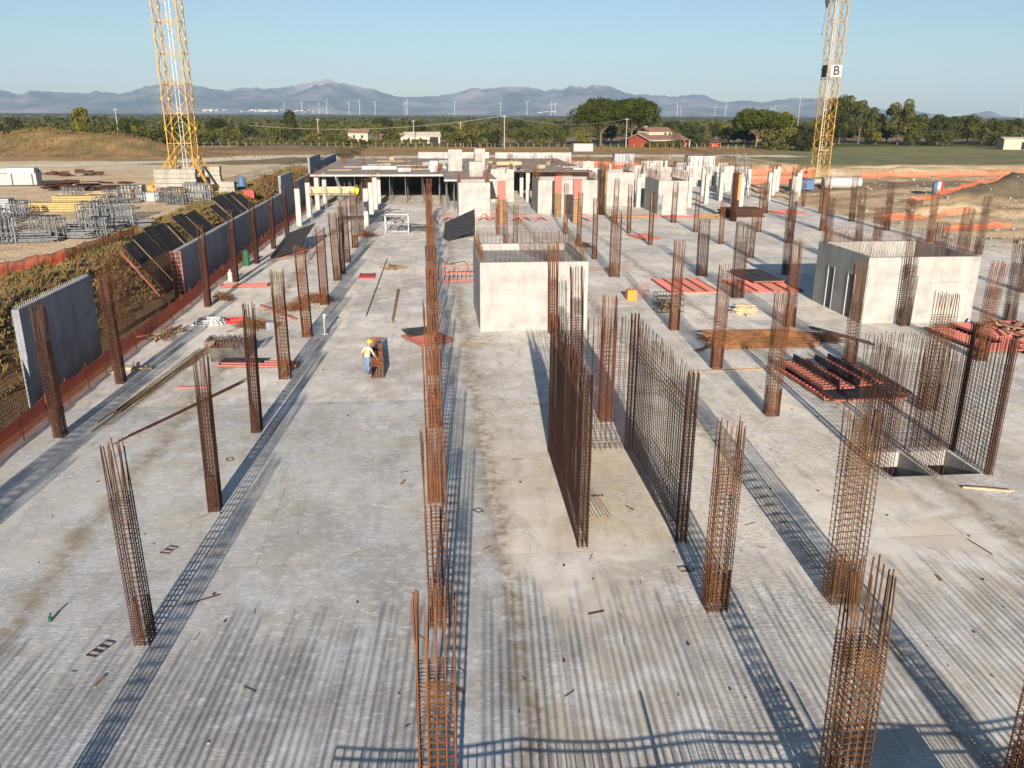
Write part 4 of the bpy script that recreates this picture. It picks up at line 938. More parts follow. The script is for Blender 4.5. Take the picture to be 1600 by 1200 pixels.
def small_stirrup(x, y, rz, nn, lb):
    s = MB()
    for i in range(nn): s.path([(-.14, i*.2, .02), (.14, i*.2+.04, .02), (.14, i*.2+.26, .02), (-.14, i*.2+.24, .02)], .011, 4, closed=True)
    tag(s.build('loose_stirrup', 'rust_dark', loc=(x, y, 0), rz=rz), lb, 'stirrup')
small_stirrup(-8.75, 18.5, -.45, 3, 'three thin loose stirrups on the slab, nearest left'); small_stirrup(-8.45, 23.6, -.4, 2, 'two loose stirrups on the slab right of a near left cage')
small_stirrup(1.3, 25.6, -1.1, 1, 'single loose stirrup lying in the shadow beside the centre cages'); small_stirrup(7.2, 21.25, -1.5, 2, 'pair of loose stirrups at the foot of the right lift wall')
small_stirrup(-8.2, 30.9, -1.3, 1, 'single loose stirrup near the second left cage')
q = thing('clamp_rods', 'thin props and clamps laid in a row inside the near lift shaft', 'props', (5.5, 26.2, 0))
for i in range(8):
    s = MB().bar((i*.12-.45, -1.5+.1*(i % 3), .03), (i*.10-.55, 1.5-.25*(i % 4), .03), .014, 4); s.bar((i*.12-.47, .1, .05), (i*.12-.40, .12, .05), .035, 4)
    s.build('rod', 'galv' if i % 3 else 'red_frame', q)
tag(MB().bar((0, 0, 0), (0, 0, .14), .05, 6).bar((0, 0, .14), (.04, 0, .24), .03, 6).build('bottle', 'green_paint', loc=(-10.4, 20.2, 0)), 'tiny dark green bottle standing on the near left slab', 'bottle')

# hoses, small items
def coil(lb, c, r0, n_, mt, rt=.06):
    s = MB()
    for k2 in range(n_):
        rr = r0*(1-.17*k2); ox, oy = random.uniform(-.22, .22), random.uniform(-.12, .12)
        s.path([(ox+rr*math.cos(a*.35), oy+rr*.8*math.sin(a*.35), .07+.09*(k2 % 3)+.02*math.sin(a)) for a in range(18)], rt, 6, closed=True)
    return tag(s.build('hose_coil', mt, loc=(*c, 0), smooth=True), lb, 'hose')
coil('big coil of white corrugated hose on the left of the slab', (-14.2, 53.8), 1.05, 4, 'hose_white', .075)
coil('coil of bright red hose beside the white coil', (-12.5, 54.0), .8, 2, 'red_plastic', .06)
s = MB(); s.box((0, 0, .35), (.7, .7, .7)); s.box((0, 0, .73), (.6, .6, .06)); s.bar((.0, .0, .76), (.0, .3, .9), .03)
tag(s.build('orange_bin', 'orange_plastic', loc=(14.7, 58.9, 0)), 'orange plastic bin beside thin red rods on the centre right', 'bin')
s = MB()
for i in range(7): s.bar((15.3+i*.12, 59.1, 0), (15.3+i*.12, 59.15, 1.2+.1*(i % 3)), .02)
s.loop(15.3, 16.1, 59, 59.3, .6, .02); tag(s.build('red_rods', 'red_frame'), 'short upright red rods beside the orange bin', 'rods')
q = thing('wire_basket', 'dark wire basket behind the fourth right hand cage', 'basket', (16.4, 55.0, 0)); s = MB()
for z in (.05, .45, .9, 1.25): s.loop(-.9, .9, -.6, .6, z, .025)
for i in range(9): s.bar((-.9+i*.225, -.6, 0), (-.9+i*.225, -.6, 1.25), .02); s.bar((-.9+i*.225, .6, 0), (-.9+i*.225, .6, 1.25), .02)
s.build('wire_frame', 'black_ply', q); s = MB()
for i in range(12): s.box((random.uniform(-.6, .6), random.uniform(-.4, .4), random.uniform(.1, .8)), (.5, .2, .15), random.uniform(0, 3), rx=random.uniform(-.5, .5))
s.build('contents', 'wet_wood', q)
tag(MB().box((0, 0, .25), (.5, .45, .5)).box((0, 0, .52), (.42, .38, .05)).build('grey_block', 'grey_wall', loc=(-10.1, 51.7, 0)), 'small grey block on the slab beside a left hand cage', 'block')
s = MB(); s.bar((0, 0, 0), (0, 0, 1.25), .07, 8); s.box((0, 0, .05), (.35, .35, .1)); s.box((0, 0, 1.25), (.25, .25, .06)); tag(s.build('survey_post', 'hose_white', loc=(-6.6, 50.4, 0)), 'short pale post standing near the second row of cages', 'post')
s = MB(); s.bar((0, 0, 0), (0, 0, .75), .2, 10); s.bar((0, 0, .75), (0, 0, .95), .08, 8); tag(s.build('canister', 'white_paint', loc=(-16.2, 68.3, 0)), 'white canister at the foot of a left hand cage', 'canister')
s = MB(); s.bar((0, 0, 0), (0, 0, 1.3), .3, 10); s.bar((0, 0, 1.3), (0, 0, 1.4), .2, 10); tag(s.build('green_drum', 'green_paint', loc=(-16.4, 75.6, 0)), 'dark green drum by the orange net on the left', 'drum')
q = thing('white_stillage', 'white framed stillage on the slab before the deck', 'stillage', (-3.7, 96, 0)); s = MB()
for sx_ in (-1.3, 1.3):
    for sy in (-.8, .8): s.bar((sx_, sy, 0), (sx_, sy, 2.1), .06)
for z in (.1, 1.1, 2.0): s.loop(-1.3, 1.3, -.8, .8, z, .05)
s.build('frame', 'white_paint', q); s = MB()
for i in range(10): s.bar((random.uniform(-1.2, 1.2), -.7, random.uniform(.3, 1.6)), (random.uniform(-1.2, 1.2), .7, random.uniform(.3, 1.9)), .05)
s.build('contents', 'galv', q)
pile('tube_heap', 'heap of grey tubes behind the white stillage', 'tubes', (-1.2, 98), 3.6, 1.8, .6, 30, .05, 'galv', .2, .5)
pile('tube_heap', 'grey tubes leaning beside the last white columns on the left', 'tubes', (-5.6, 108), 4.5, 1.2, 1.5, 20, .05, 'galv', 1.2, .4)
s = MB().bar((0, 0, .05), (1.2, -14, .05), .06); tag(s.build('long_pipe', 'rust', loc=(-.1, 118, 0)), 'long brown pipe lying on the floor before the deck', 'pipe')
# shelf of boards carried on the second row cages with a yellow hopper
q = thing('work_platform', 'timber work platform standing among the far left cages', 'platform', (-10.4, 93.5, 0)); s = MB()
for i in range(8): s.box((-2.3+i*.66, 0, 4.6), (.6, 1.4, .06))
s.box((0, .7, 5.0), (5.2, .05, .7)); s.build('boards', 'pale_wood', q); s = MB()
for sx_ in (-2.4, -.8, .8, 2.4):
    for sy in (-.6, .6): s.bar((sx_, sy, 0), (sx_, sy, 5.5), .045)
s.build('scaffold_legs', 'galv', q)
tag(MB().bar((0, 0, 0), (0, 0, .35), .22, 8, 0, .36).bar((0, 0, .35), (0, 0, .6), .36, 8).build('hopper', 'helmet', loc=(-7.9, 93.4, 4.64)), 'yellow hopper on the end of the timber platform', 'hopper')
# brown and orange faced column shutters on the far right
q = thing('column_formwork', 'tall brown and orange faced column shutter among the far right white columns', 'column formwork', (39.4, 105.6, 0)); MB().box((0, 0, 3.0), (.7, .7, 6.0)).build('dark_face', 'rust_dark', q); MB().box((.3, -.36, 4.2), (.3, .05, 3.2)).build('orange_face', 'orange_plastic', q)
q = thing('column_formwork', 'plain brown column shutter left of the white core', 'column formwork', (23.6, 113.4, 0)); MB().box((0, 0, 2.9), (1.0, .9, 5.8)).build('brown_face', 'wet_wood', q); MB().box((0, -.47, 2.9), (.08, .05, 5.8)).build('batten', 'rust_dark', q)
# lattice tower scaffold and racks seen far right
s = MB()
for a in ((0, 0), (1.6, 0), (1.6, 1.2), (0, 1.2)): s.bar((*a, 0), (a[0]-1.4, a[1], 7.2), .07)
for i in range(9): z = i*.8; s.bar((-1.4*z/7.2, 0, z), (1.6-1.4*(z+.8)/7.2, 0, z+.8), .05); s.bar((1.6-1.4*z/7.2, 0, z), (-1.4*(z+.8)/7.2, 0, z+.8), .05)
tag(s.build('lattice_frame', 'galv', loc=(51, 134, 0)), 'grey blue lattice frame leaning among the far right columns', 'lattice frame')
# white storage cages behind
for i, (x, y, w) in enumerate(((55, 182, 2.6), (60.5, 186, 6.2), (44, 190, 4.5))):
    q = thing('site_container', ('small grey site box behind the far right columns', 'white slatted site container behind the far right columns', 'long low grey site box behind the far columns')[i], 'container', (x, y, height(x, y))); MB().box((0, 0, 1.2), (w, 2.2, 2.4)).build('body', ('tarp', 'white_paint', 'tarp')[i], q); s = MB()
    for k2 in range(6): s.box((-w/2+.3+k2*(w-.6)/5, -1.13, 1.2), (.12, .06, 2.0))
    s.box((0, 0, 2.44), (w+.1, 2.3, .08)); s.build('slats', 'black_ply' if i == 1 else 'galv', q)

# ------------------------------------------------------------ tower cranes
def lattice(s, x, y, z0, z1, side, pitch, rl=.09, rb=.045):
    h_ = side/2; cs = [(-h_, -h_), (h_, -h_), (h_, h_), (-h_, h_)]
    for cx, cy in cs: s.bar((x+cx, y+cy, z0), (x+cx, y+cy, z1), rl, 4)
    z = z0
    while z < z1-.1:
        zt = min(z1, z+pitch); zm = (z+zt)/2
        for i in range(4):
            a, b_ = cs[i], cs[(i+1) % 4]; A = (x+a[0], y+a[1]); B = (x+b_[0], y+b_[1])
            s.bar((*A, z), (*B, zt), rb, 4); s.bar((*B, z), (*A, zt), rb, 4); s.bar((*A, zm), (*B, zm), rb, 4)
        for cx, cy in cs: s.box((x+cx, y+cy, zt), (rl*3, rl*3, .35))
        z = zt
def crane(name_lb, x, y, zg, side, H, ring=True, pitch=3.7):
    q = thing('tower_crane', name_lb, 'tower crane', (x, y, zg)); s = MB(); lattice(s, 0, 0, .6 if ring else .3, H, side, pitch); s.build('mast', 'crane_yellow', q)
    ld = MB(); lx = -.1
    for e in (-.22, .22): ld.bar((lx+e, .5, 1), (lx+e, .5, H), .03, 4)
    z = 1
    while z < H: ld.bar((lx-.22, .5, z), (lx+.22, .5, z), .02, 3); z += .6
    k2 = 0; z = 6
    while z < H: ld.box((0, 0, z), (side*.8, side*.8, .05)) if ring is False and k2 % 2 == 0 else None; z += pitch*2; k2 += 1
    ld.build('ladder', 'crane_grey', q)
    if ring:
        W2 = 3.6; b_ = MB()
        for sx_ in (-1, 1): b_.box((sx_*W2, 0, .35), (.45, 2*W2+.45, .5)); b_.box((0, sx_*W2, .352), (2*W2-.45, .45, .5))
        for sx_ in (-1, 1):
            for sy in (-1, 1): b_.box((sx_*W2, sy*W2, .55), (.7, .7, .9)); b_.bar((sx_*W2, sy*W2, .9), (sx_*side/2, sy*side/2, 4.3), .17, 4)
        b_.build('base_frame', 'crane_yellow', q)
        for yy, xx, wd, nn in ((-2.9, -.55, 5.2, 4), (2.9, 1.0, 5.6, 4)):
            for i in range(nn): MB().box((xx+.06*(i % 2), yy, .62+.29+i*.6), (wd+(.35 if i == 0 else 0), 1.1, .56)).build('ballast_block', 'ballast', q)
    return q
zc = height(-32.5, 114)
cA = crane('yellow lattice tower crane mast on a ballasted base at the left', -32.3, 117.6, zc, 3.0, 62)
cB = crane('slimmer yellow tower crane mast on the right with a white letter sign', 76.6, 160.6, height(76.6, 160.6), 2.5, 62, False, 3.4)
MB().box((0, 0, .1), (6.2, 6.2, 1.2)).build('foundation_block', 'ballast', cB)
# sign with the letter B
sx0, sz0 = 0.1, 32.3
MB().box((0, 0, 0), (2.15, .08, 2.15)).build('sign_board', 'white_paint', cB, loc=(.25, -1.45, 20.4))
MB().box((0, 0, 0), (.08, 1.9, 2.15)).build('sign_board', 'black_paint', cB, loc=(-1.40, -.1, 20.4))
cu = bpy.data.curves.new('letter', 'FONT'); cu.body = 'B'; cu.size = 2.3; cu.extrude = .02; cu.align_x = 'CENTER'; cu.align_y = 'CENTER'; cu.offset = .03
to = bpy.data.objects.new('letter_tmp', cu); COL.objects.link(to)
dg = bpy.context.evaluated_depsgraph_get(); lm = bpy.data.meshes.new_from_object(to.evaluated_get(dg)); bpy.data.objects.remove(to)
lo = bpy.data.objects.new('sign_letter', lm); COL.objects.link(lo); lm.materials.clear(); lm.materials.append(M['black_paint']); lo.parent = cB
lo.location = (.25, -1.53, 20.4); lo.rotation_euler = (R(90), 0, 0)
# jib of the right hand crane, above the picture, carrying the hook line
s = MB(); dvec = Vector((57.8-76.6, 125-160.6, 0)).normalized(); pv = Vector((-dvec.y, dvec.x, 0))
for i in range(28):
    a = dvec*i*2.0; b_ = dvec*(i+1)*2.0
    for off_, zz in ((-.8, 0), (.8, 0), (0, 1.4)): s.bar(a+pv*off_+Vector((0, 0, 60+zz)), b_+pv*off_+Vector((0, 0, 60+zz)), .07, 4)
    s.bar(a+pv*-.8+Vector((0, 0, 60)), b_+Vector((0, 0, 61.4)), .04, 3); s.bar(a+pv*.8+Vector((0, 0, 60)), b_+Vector((0, 0, 61.4)), .04, 3)
s.build('jib', 'crane_yellow', cB)
hk = Vector((57.8, 125.0, 0))
q = thing('crane_hook', 'dark crane hook block with a chain hanging at the top right', 'hook', (hk.x, hk.y, 0)); s = MB()
zh = 29.0
s.box((0, 0, zh), (.5, .35, 1.2)); s.bar((0, 0, zh-.6), (0, 0, zh-1.2), .22, 6, 0, .1); s.build('hook_block', 'black_paint', q)
MB().bar((0, 0, zh-1.2), (-.25, 0, zh-4.6), .05, 5).box((-.25, 0, zh-4.7), (.18, .18, .22)).build('chain', 'galv', q); MB().bar((.1, 0, zh+.6), (.1, 0, 60.5), .03, 4).bar((-.1, 0, zh+.6), (-.1, 0, 60.5), .03, 4).build('rope', 'black_paint', q)

# ------------------------------------------------------------ storage yard on the left
def on(x, y): return (x, y, height(x, y))
def rack(seed, w=2.2, d=1.4, h=2.0, nfr=6):
    rnd = random.Random(seed); q = thing('scaffold_rack', 'grey steel scaffold frames stacked upright in the storage yard', 'scaffold rack', group='racks of scaffold frames in the yard')
    f = MB()
    for sx_ in (-w/2, w/2):
        for sy in (-d/2, d/2): f.bar((sx_, sy, 0), (sx_, sy, h*rnd.uniform(.85, 1)), .06)
    for z in (.15, h*.5, h*.85): f.loop(-w/2, w/2, -d/2, d/2, z, .045)
    f.build('rack_frame', 'galv', q); g_ = MB()
    for i in range(nfr):
        x = -w/2+.2+(w-.4)*i/(nfr-1); k = rnd.uniform(-.12, .12)
        g_.path([(x, -d/2+.1, .1), (x+k, -d/2+.1, h*.97), (x+k, d/2-.1, h*.97), (x, d/2-.1, .1)], .045); g_.bar((x, -d/2+.1, .2), (x+k, d/2-.1, h*.9), .03)
    for i in range(8): g_.box((rnd.uniform(-w/3, w/3), rnd.uniform(-d/3, d/3), rnd.uniform(.2, .6)), (1.2, .1, .08), rnd.uniform(-.3, .3))
    g_.build('frames', 'galv', q); return q
racks = [rack(1), rack(2, 3.0, 1.2, 2.4, 8), rack(3, 1.6, 1.6, 1.7, 5)]
for r0 in racks: KIDS[r0.name] = list(r0.children)
spots = []
for i in range(9): spots.append((-43.5+i*1.9+random.uniform(-.2, .2), 80.0+i*.5))
for i in range(9): spots.append((-40.5+i*1.8+random.uniform(-.2, .2), 74.0+i*.55))
for i in range(6): spots.append((-36+i*1.7, 68.5+i*.9))
for i in range(6): spots.append((-46+i*2.6, 86.5+i*.9))
for i in range(8): spots.append((-40+i*1.9, 100.5+random.uniform(-1, 1)))
for i, (x, y) in enumerate(spots):
    if i in (3, 4, 5, 8, 12, 13, 14, 17, 20, 22, 25, 27, 28, 31, 34): continue
    r0 = racks[i % 3]
    if i < 3: r0.location = on(x, y); r0.rotation_euler.z = random.uniform(-.2, .2)
    else: dup(r0, on(x, y), random.uniform(-.3, .3))
for i, (x, y, L, rz) in enumerate(((-30.5, 77.5, 4, .1), (-28.5, 76, 3.5, .2), (-29.5, 72, 3.5, -.1), (-26.5, 78.5, 3, .3), (-32, 70, 3.8, .15))):
    o = pile('tube_bundle', 'bundle of grey steel tubes lying at the near edge of the yard', 'tube bundle', (x, y), L, 1.0, .8, 26, .05, 'galv', rz, .03); o.location.z = height(x, y); o['group'] = 'tube bundles in the yard'
for lb, x, y, w, mt, h in (('upper yellow timber pack in the storage yard', -38.6, 98.5, 6.0, 'yellow_timber', 1.3), ('lower yellow timber pack in the storage yard, nearer the racks', -38.4, 93.0, 6.4, 'yellow_timber', .9), ('brown timber deck stack behind the left racks', -47, 84.0, 6.5, 'wet_wood', .8), ('grey white crate stack behind the racks', -44.5, 90.5, 4.2, 'tarp', 1.6)):
    s = MB(); nl = int(h/.22)
    for k2 in range(nl): s.box((random.uniform(-.1, .1), 0, .12+k2*.23), (w, 1.5, .18))
    s.box((w/2-.6, 0, nl*.115), (.1, 1.56, nl*.23)); s.box((-w/2+.6, 0, nl*.115), (.1, 1.56, nl*.23))
    o = s.build('timber_pack', mt, loc=on(x, y), rz=.05); tag(o, lb, 'timber pack')
s = MB()
for i in range(26): s.box((random.uniform(-5, 5), random.uniform(-2.5, 2.5), random.uniform(.1, 1.3)), (random.uniform(2, 3.5), .9, .12), random.uniform(-.5, .9), rx=random.uniform(-.25, .25))
tag(s.build('panel_heap', 'rust_dark', loc=on(-45.0, 118)), 'jumbled heap of dark red shutter panels left of the crane', 'panel heap')
s = MB()
for i in range(18): s.box((random.uniform(-4, 4), random.uniform(-1.5, 1.5), random.uniform(.05, .4)), (random.uniform(1, 2.6), .6, .1), random.uniform(-1, 1))
tag(s.build('debris_heap', 'pale_wood', loc=on(-41.5, 111.5)), 'pale board debris in front of the dark panel heap', 'debris')
s = MB()
for i in range(22): s.box((random.uniform(-6, 6), random.uniform(-1.2, 1.2), random.uniform(.05, .8)), (random.uniform(1, 2), .5, .2), random.uniform(-1, 1), rx=random.uniform(-.3, .3))
tag(s.build('debris_heap', 'rust_dark', loc=on(-60.5, 147)), 'rusty scrap lying by the pale track at the left', 'debris')
q = thing('open_skip', 'white and grey open bodied skip with timber at the left edge', 'skip', on(-59.5, 126), .12); s = MB()
s.box((0, -1.2, .95), (9, .1, 1.5)); s.box((0, 1.2, 1.2), (9, .1, 2.2)); s.box((4.45, 0, 1.0), (.1, 2.3, 1.6)); s.box((0, 0, .2), (8.9, 2.3, .12)); s.build('body', 'tarp', q)
MB().box((-.6, 0, 1.55), (7, 2.0, .2)).build('timber_load', 'yellow_timber', q); s = MB(); [s.box((x, -1.28, .95), (.12, .08, 1.5)) for x in (-4, -1.4, 1.4, 4)]; s.build('strap', 'black_ply', q); MB().box((2.5, .2, 2.0), (3.4, 1.8, .9)).build('cabin_load', 'white_paint', q)
for lb, x, y, w in (('pair of pale ballast blocks below the left end of the crane base', -36.3, 108.4, 2.6), ('pair of pale ballast blocks below the right end of the crane base', -28.7, 108.4, 2.5), ('pale ballast block lying right of the crane base', -26.0, 113.2, 2.0)):
    q = thing('ballast_stack', lb, 'ballast blocks', on(x, y)); MB().box((0, 0, .42), (w, 1.6, .8)).build('lower_block', 'ballast', q); MB().box((.03, 0, 1.2), (w-.1, 1.5, .7)).build('upper_block', 'ballast', q)
s = MB(); s.box((0, 0, .45), (2.0, 1.2, .9)); s.box((0, 0, .95), (2.2, 1.4, .08)); tag(s.build('grey_chest', 'tarp', loc=on(-32.6, 103.2)), 'grey chest standing among the props below the crane', 'chest')
s = MB(); s.bar((0, 0, 0), (0, 0, 1.3), .28, 8, 0, .2); s.box((0, 0, .1), (.7, .7, .12)); tag(s.build('red_barrier', 'red_plastic', loc=on(-34.4, 102.4)), 'bright red barrier post left of the grey chest', 'barrier')
tag(MB().box((0, 0, .6), (1.8, .5, 1.2)).box((0, 0, 1.25), (1.6, .4, .1)).build('orange_case', 'orange_plastic', loc=on(-32.4, 105.6)), 'orange case among the props below the crane', 'case')
tag(MB().bar((0, 0, .1), (0, 0, 1.6), .5, 12).bar((0, 0, 1.6), (0, 0, 1.8), .25, 12).build('blue_tank', 'blue_paint', loc=on(-25.2, 118)), 'small blue tank right of the crane base', 'tank')
tag(MB().box((0, 0, .45), (1.3, .9, .9)).box((0, 0, .95), (1.0, .7, .12)).build('red_box', 'red_plastic', loc=on(-20.9+-2.2, 112)), 'bright red box at the bank top right of the crane', 'box')
# pale tank on its side by the right crane, little striped sign
s = MB(); s.bar((-3.4, 0, 1.0), (3.4, 0, 1.0), 1.0, 16); s.box((-2.2, 0, .2), (.3, 1.8, .4)); s.box((2.2, 0, .2), (.3, 1.8, .4)); tag(s.build('water_tank', 'white_paint', loc=on(75.0, 148), rz=-.12), 'long white tank lying below the right hand crane', 'tank')
tag(MB().box((0, 0, .9), (3.6, 2.6, 1.6)).box((0, 0, 1.75), (3.8, 2.8, .12)).build('blue_container', 'blue_paint', loc=on(67.0, 147)), 'dark blue site box left of the white tank', 'container')
q = thing('striped_board', 'small white, dark and red striped board standing before the dark spoil heap', 'board', on(81.5, 128.5)); MB().box((-.6, 0, .9), (.6, .4, 1.8)).build('dark_panel', 'blue_paint', q); MB().box((0, 0, .95), (.6, .4, 1.9)).build('white_panel', 'white_paint', q); MB().box((.5, 0, .9), (.4, .4, 1.8)).build('red_panel', 'red_plastic', q)

# ------------------------------------------------------------ people
def skin_mesh(name, verts, edges, rads, mats, pick, parent, root=0, sub=2):
    me = bpy.data.meshes.new(name); me.from_pydata(verts, edges, []); o = bpy.data.objects.new('tmp_body', me); COL.objects.link(o)
    sm = o.modifiers.new('s', 'SKIN'); me.skin_vertices[0].data
    for i, r0 in enumerate(rads): me.skin_vertices[0].data[i].radius = r0 if isinstance(r0, tuple) else (r0, r0); me.skin_vertices[0].data[i].use_root = (i == root)
    sb = o.modifiers.new('b', 'SUBSURF'); sb.levels = sub; sb.render_levels = sub
    dg = bpy.context.evaluated_depsgraph_get(); dg.update(); m2 = bpy.data.meshes.new_from_object(o.evaluated_get(dg)); m2.name = name
    bpy.data.objects.remove(o)
    m2.materials.clear(); [m2.materials.append(M[q_]) for q_ in mats]
    for p in m2.polygons: p.material_index = pick(p.center); p.use_smooth = True
    ob = bpy.data.objects.new(name, m2); COL.objects.link(ob); ob.parent = parent; return ob
def person(lb, loc, rz, bend=0.0, vest='vest', armR=(.42, .48, .80), armL=(-.34, .06, .86), squat=0.0):
    q = thing('person', lb, 'person', loc, rz)
    k = 1-squat
    hip = Vector((0, 0, .94*k)); ub = lambda z, y=0, x=0: hip+Matrix.Rotation(-bend, 3, 'X') @ Vector((x, y, z))
    Vv = [hip, ub(.14), ub(.32), ub(.46), ub(.54, .01), ub(.62, .02), ub(.72, .05), ub(.80, .04)]
    Rr = [(.155, .12), (.15, .11), (.17, .12), (.15, .11), .06, .075, .098, .085]; Ed = [(i, i+1) for i in range(7)]
    def chain(start, pts, rr):
        p = start
        for a, r0 in zip(pts, rr): Vv.append(Vector(a)); Rr.append(r0); Ed.append((p, len(Vv)-1)); p = len(Vv)-1
        return p
    kn = .25*squat*2
    for sx_, fy in ((-1, .10), (1, -.06)):
        chain(0, [(sx_*.10, 0, .88*k), (sx_*.12, fy*.6+kn, .50*k), (sx_*.12, fy*.2-.02, .30*k), (sx_*.12, fy-.02, .09), (sx_*.13, fy+.14, .045)], [.10, .072, .062, .048, .04])
    hands = []
    for sx_, tgt in ((-1, armL), (1, armR)):
        sh = ub(.45, 0, sx_*.20); tg = Vector(tgt); el = (sh+tg)/2+Vector((sx_*.05, -.06, -.03))
        e = chain(3, [sh, el, tg], [.062, .045, .034]); d = (tg-el).normalized(); hands.append((tg, d, sx_))
        chain(e, [tg+d*.05], [.038])
        palm = len(Vv)-1
        side = d.cross(Vector((0, 0, 1))).normalized()
        for f in range(4):
            o_ = (f-1.5)*.022; L = (.075, .085, .08, .062)[f]
            chain(palm, [tg+d*.075+side*o_, tg+d*(.075+L*.5)+side*o_*1.1, tg+d*(.075+L*.85)+side*o_*1.1+Vector((0, 0, -.025))], [.011, .010, .008])
        chain(palm, [tg+d*.045+side*sx_*-.045, tg+d*.09+side*sx_*-.065], [.012, .010])
    def pick(c):
        if c.z < .13: return 3
        if c.z < hip.z+.03 and abs(c.x) < .26 and c.y < .42: return 0
        hb = ub(.56)
        if c.z > hb.z-.02 and (c-ub(.7, .04)).length < .2: return 2
        d_ = min((c-h_[0]).length for h_ in hands)
        return 2 if d_ < .30 else 1
    skin_mesh('body', [tuple(v_) for v_ in Vv], Ed, Rr, ['jeans', 'shirt', 'skin', 'boots'], pick, q)
    skin_mesh('vest', [tuple(ub(z)) for z in (.02, .14, .32, .47)], [(0, 1), (1, 2), (2, 3)], [(.172, .14), (.168, .13), (.195, .145), (.165, .13)], [vest, 'white_paint'], lambda c: 1 if abs((c-ub(.16)).z) < .025 else 0, q)
    hc = ub(.80, .05); s = MB(); n_ = 14
    for j in range(6):
        a0, a1 = j/6*math.pi/2, (j+1)/6*math.pi/2
        for i in range(n_):
            b0, b1 = 2*math.pi*i/n_, 2*math.pi*(i+1)/n_
            pt = lambda a, b_: hc+Vector((.125*math.cos(a)*math.cos(b_), .145*math.cos(a)*math.sin(b_), .125*math.sin(a)-.01))
            s.add([pt(a0, b0), pt(a0, b1), pt(a1, b1), pt(a1, b0)], [(0, 1, 2, 3)])
    s.add([hc+Vector((.14*math.cos(2*math.pi*i/n_), .17*math.sin(2*math.pi*i/n_)+.02, -.015)) for i in range(n_)], [tuple(range(n_))])
    s.build('helmet', 'helmet', q, smooth=True)
    # face: nose, ears, eyes
    fc = ub(.73, .05); s = MB(); s.bar(fc+Vector((0, .085, .01)), fc+Vector((0, .115, -.02)), .012, 5, 0, .016)
    for sx_ in (-1, 1): s.box(fc+Vector((sx_*.092, 0, 0)), (.02, .035, .06))
    s.box(fc+Vector((0, .092, -.05)), (.05, .01, .012)); s.build('face_features', 'skin', q)
    s = MB(); [s.box(fc+Vector((sx_*.035, .09, .022)), (.022, .012, .012)) for sx_ in (-1, 1)]; s.build('eyes', 'black_paint', q)
    s = MB(); s.box(ub(-.02, .0, -.19), (.08, .2, .16)); s.build('tool_pouch', 'wet_wood', q)
    return q
person('worker in yellow helmet and orange vest bending over a rebar cage on the slab', (-3.45, 41.9, 0), R(-38), .30, armR=(.30, .45, .80), armL=(-.38, -.02, .85))
person('worker in bright yellow vest crouching on the deck by the pale upstand', (2.6, 131.0, DZ), R(20), .7, 'vest_yellow', (.3, .55, .5), (-.25, .5, .5), .3)
# the cage he works on
q = thing('rebar_cage', 'short rebar cage lying on the slab beside the bending worker', 'rebar cage', (-2.85, 40.9, 0), R(4)); v, h_ = MB(), MB()
for i in range(5):
    for z in (.08, .68): v.bar((-.30+i*.15, 0, z), (-.30+i*.15, 6.0, z), .016)
for z in (.25, .42, .55): v.bar((-.30, 0, z), (-.30, 6, z), .016); v.bar((.30, 0, z), (.30, 6, z), .016)
for i in range(46):
    y = .05+i*.13; h_.path([(-.32, y, .06), (.32, y, .06), (.32, y, .70), (-.32, y, .70)], .011, 3, closed=True)
for i in range(20): h_.bar((-.32, .05+i*.3, .7), (.32, .2+i*.3, .7), .012, 3); h_.bar((.32, .05+i*.3, .06), (.32, .3+i*.3, .7), .012, 3)
v.build('long_bars', 'rust', q); h_.build('stirrups', 'rust', q)

# ------------------------------------------------------------ trees
name_pine = lambda sd_: 50 <= sd_ <= 55
def crown(seed, rx, ry, rz_, cz, lobes, nq, qs, mt, flat=False, cone=False):
    rnd = random.Random(seed); s = MB(); L = []
    for i in range(lobes):
        a = rnd.uniform(0, 6.28); rr = rnd.uniform(.15, .78)**.7; zz = rnd.uniform(-.55, .75)
        if flat: zz = rnd.uniform(-.25, .55)*(1-.4*rr)
        if cone: zz = rnd.uniform(-.9, .9); rr = rnd.uniform(0, .75)*(1-(zz+.9)/1.9)
        if name_pine(seed): rr = .82*math.sqrt(rnd.random()); zz = (1.0*math.sqrt(max(0, 1-(rr/.9)**2)))*rnd.choice((1, .95, .8, .45))-.35
        L.append((Vector((rx*rr*math.cos(a), ry*rr*math.sin(a), cz+rz_*zz)), rnd.uniform(.28, .48)*(min(rx, ry) if not cone else rx*.9)*(.62 if name_pine(seed) else 1)))
    for i in range(nq):
        c_, lr = L[rnd.randrange(len(L))]
        d = Vector((rnd.gauss(0, 1), rnd.gauss(0, 1), rnd.gauss(0, 1)+.25)).normalized()
        fl = .62 if flat else (.9 if not cone else 1.1)
        p = c_+Vector((d.x*lr, d.y*lr, d.z*lr*fl))*rnd.uniform(.72, 1.08)
        nrm = (d+Vector((rnd.gauss(0, .5), rnd.gauss(0, .5), rnd.gauss(0, .5)))).normalized()
        qq = nrm.to_track_quat('Z', 'Y'); q_ = qs*rnd.uniform(.6, 1.3); w = rnd.uniform(.5, 1)
        s.add([p+qq @ Vector((q_*w, 0, 0)), p+qq @ Vector((0, q_, q_*.15)), p+qq @ Vector((-q_*w, 0, 0)), p+qq @ Vector((0, -q_, 0))], [(0, 1, 2, 3)])
    return s
